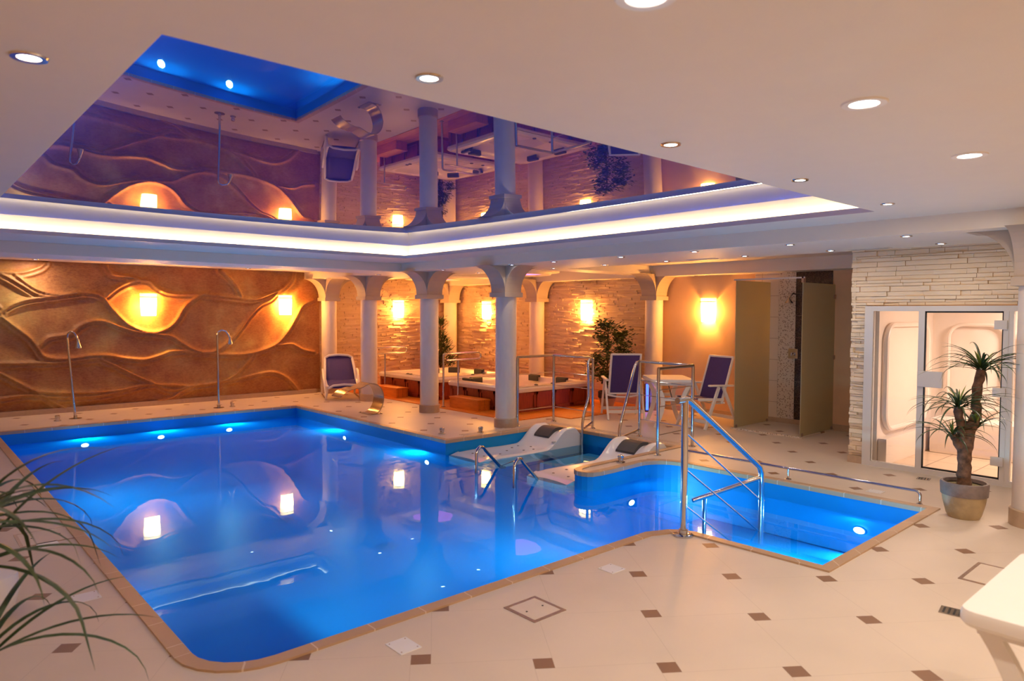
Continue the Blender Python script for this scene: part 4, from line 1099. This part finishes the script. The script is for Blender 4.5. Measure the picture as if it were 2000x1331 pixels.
def leafy(loc, lab, seed, H, z0, rad, n, ls, mat, potm=('pot_tan', 'pot_dark'), conic=False, yoff=0):
    rn = random.Random(seed); t = thing('potted_tree', lab, 'potted plant', loc)
    pot = MB().lathe([(.10, 0), (.115, .03), (.15, .17)], seg=28).build('pot', potm[0], t, True)
    MB().lathe([(.15, .17), (.165, .175), (.165, .285), (.15, .29), (.14, .25), (0, .25)], seg=28, close=True).build('rim', potm[1], pot, True)
    cz = (z0+H)/2; rz_ = (H-z0)/2; tips = []
    stems = MB()
    for s in range(2):
        stems.tube([(.02*s, .02*s, .24), (.03-.05*s, .02, .6), (.01, -.01*s, cz), (0, 0, H-.1)], [.012, .010, .007, .003], 6)
    while len(tips) < 46:
        a = rn.uniform(0, 2*PI); u_ = rn.uniform(-1, 1)
        rm = rad*math.sqrt(max(.02, 1-abs(u_)**2.2)) if not conic else rad*(1-(u_+1)/2)**.75
        r_ = rm*rn.uniform(.35, 1.0)
        tips.append((r_*math.cos(a), r_*math.sin(a), cz+u_*rz_))
    for q in tips:
        zb = max(.45, q[2]-rn.uniform(.12, .3)); stems.tube([(0, 0, zb), (q[0]*.5, q[1]*.5, (zb+q[2])/2+.02), q], [.005, .004, .002], 5)
    stems.build('stems', 'thinbark', t, True)
    mb = MB()
    for k in range(n):
        q = Vector(rn.choice(tips))+Vector((rn.gauss(0, .055), rn.gauss(0, .055), rn.gauss(0, .045)))
        az = rn.uniform(0, 2*PI) if not conic else math.atan2(q.y, q.x)+rn.uniform(-.8, .8); el = rn.uniform(-.7, .5) if not conic else rn.uniform(.0, .9)
        d = Vector((math.cos(az)*math.cos(el), math.sin(az)*math.cos(el), math.sin(el))); sd = d.cross(Vector((0, 0, 1))).normalized(); sd = (sd+Vector((0, 0, rn.uniform(-.6, .6)))).normalized(); nn = d.cross(sd)
        l = ls*rn.uniform(.7, 1.25); w_ = l*(.23 if not conic else .13)
        mb.add([q, q+d*l*.4+sd*w_, q+d*l-nn*l*.12, q+d*l*.4-sd*w_, q+d*l*.45+nn*l*.06], [(0, 1, 4), (1, 2, 4), (2, 3, 4), (3, 0, 4)])
    mb.build('foliage', mat, t, False, fixn=False)
leafy((9.60, 8.17, .014), 'leafy green tree in a small pot on the wood deck, against the lamp-lit stone wall', 21, 1.52, .50, .43, 1500, .10, 'ficus')
leafy((9.55, 13.17, .014), 'dark upright plant in the far stone corner behind the hot tubs', 9, 1.50, .50, .33, 1200, .11, 'leaf', conic=True)

# ---------------- floor details ----------------
def hatch(loc, sx, sy, lab, rz=0, mat='floor'):
    t = thing('floor_hatch', lab, 'floor hatch', loc, rz, 'tiled floor hatches')
    mb = MB(); f = .021
    for lo, hi in (((-sx/2, -sy/2), (sx/2, -sy/2+f)), ((-sx/2, sy/2-f), (sx/2, sy/2)), ((-sx/2, -sy/2+f), (-sx/2+f, sy/2-f)), ((sx/2-f, -sy/2+f), (sx/2, sy/2-f))): mb.b2((*lo, 0), (*hi, .004))
    mb.build('hatch_frame', 'frame_brass', t)
    MB().b2((-sx/2+f, -sy/2+f, 0), (sx/2-f, sy/2-f, .003)).build('lid', 'hatch_lid', t)
    for s in (-1, 1): MB().lathe([(.006, .003), (.006, .005), (0, .005)], (s*sx*.25, 0, 0), 10).build('screw', 'gasket', t)
M['hatch_lid'] = plain('cream_hatch_lid', (.70, .60, .49, 1), .42, var=.03)
hatch((2.73, 2.85, 0), .25, .26, 'square tiled floor hatch with brown metal frame, before the near pool edge')
hatch((5.32, 1.20, 0), .44, .38, 'square tiled floor hatch with copper-coloured frame, behind the close-up white table')
hatch((.85, 6.22, 0), .36, .38, 'square tiled floor hatch on the left deck under the palm leaves')
def plate(loc, sx, sy, lab):
    t = thing('floor_plate', lab, 'floor plate', loc, 0, 'white cover plates round the pool')
    MB().b2((-sx/2, -sy/2, 0), (sx/2, sy/2, .004), .001).build('plate', 'plate', t)
    for a in (-1, 1):
        for b in (-1, 1): MB().lathe([(.004, .004), (.004, .0055), (0, .006)], (a*sx*.38, b*sy*.38, 0), 8).build('screw', 'frame_brass', t)
plate((1.92, 2.97, 0), .125, .15, 'white square cover plate on the near deck, beside the rounded pool corner side')
plate((3.55, 2.97, 0), .13, .13, 'white square cover plate on the near deck, beside a brown tile inset')
plate((.84, 4.73, 0), .14, .14, 'white square cover plate on the left deck, next to the palm leaves')
plate((.83, 5.98, 0), .13, .14, 'white square cover plate on the left deck, touching the tiled hatch')
plate((.83, 7.85, 0), .14, .14, 'white square cover plate on the left deck, the farthest one')
plate((7.02, 2.62, 0), .13, .13, 'white square cover plate behind the low rail of the step pool')
for (x, y), l in {(7.95, 2.5): 'small slotted floor drain in front of the glass door', (4.50, 1.25): 'small slotted floor drain beside the corner of the close-up white table'}.items():
    t = thing('floor_grate', l, 'drain', (x, y, 0), math.radians(9))
    MB().b2((-.06, -.06, 0), (.06, .06, .003)).build('frame', 'steel', t)
    mb = MB()
    for k in range(4): mb.b2((-.045, -.045+.026*k, .003), (.045, -.034+.026*k, .0036))
    mb.build('slots', 'gasket', t)
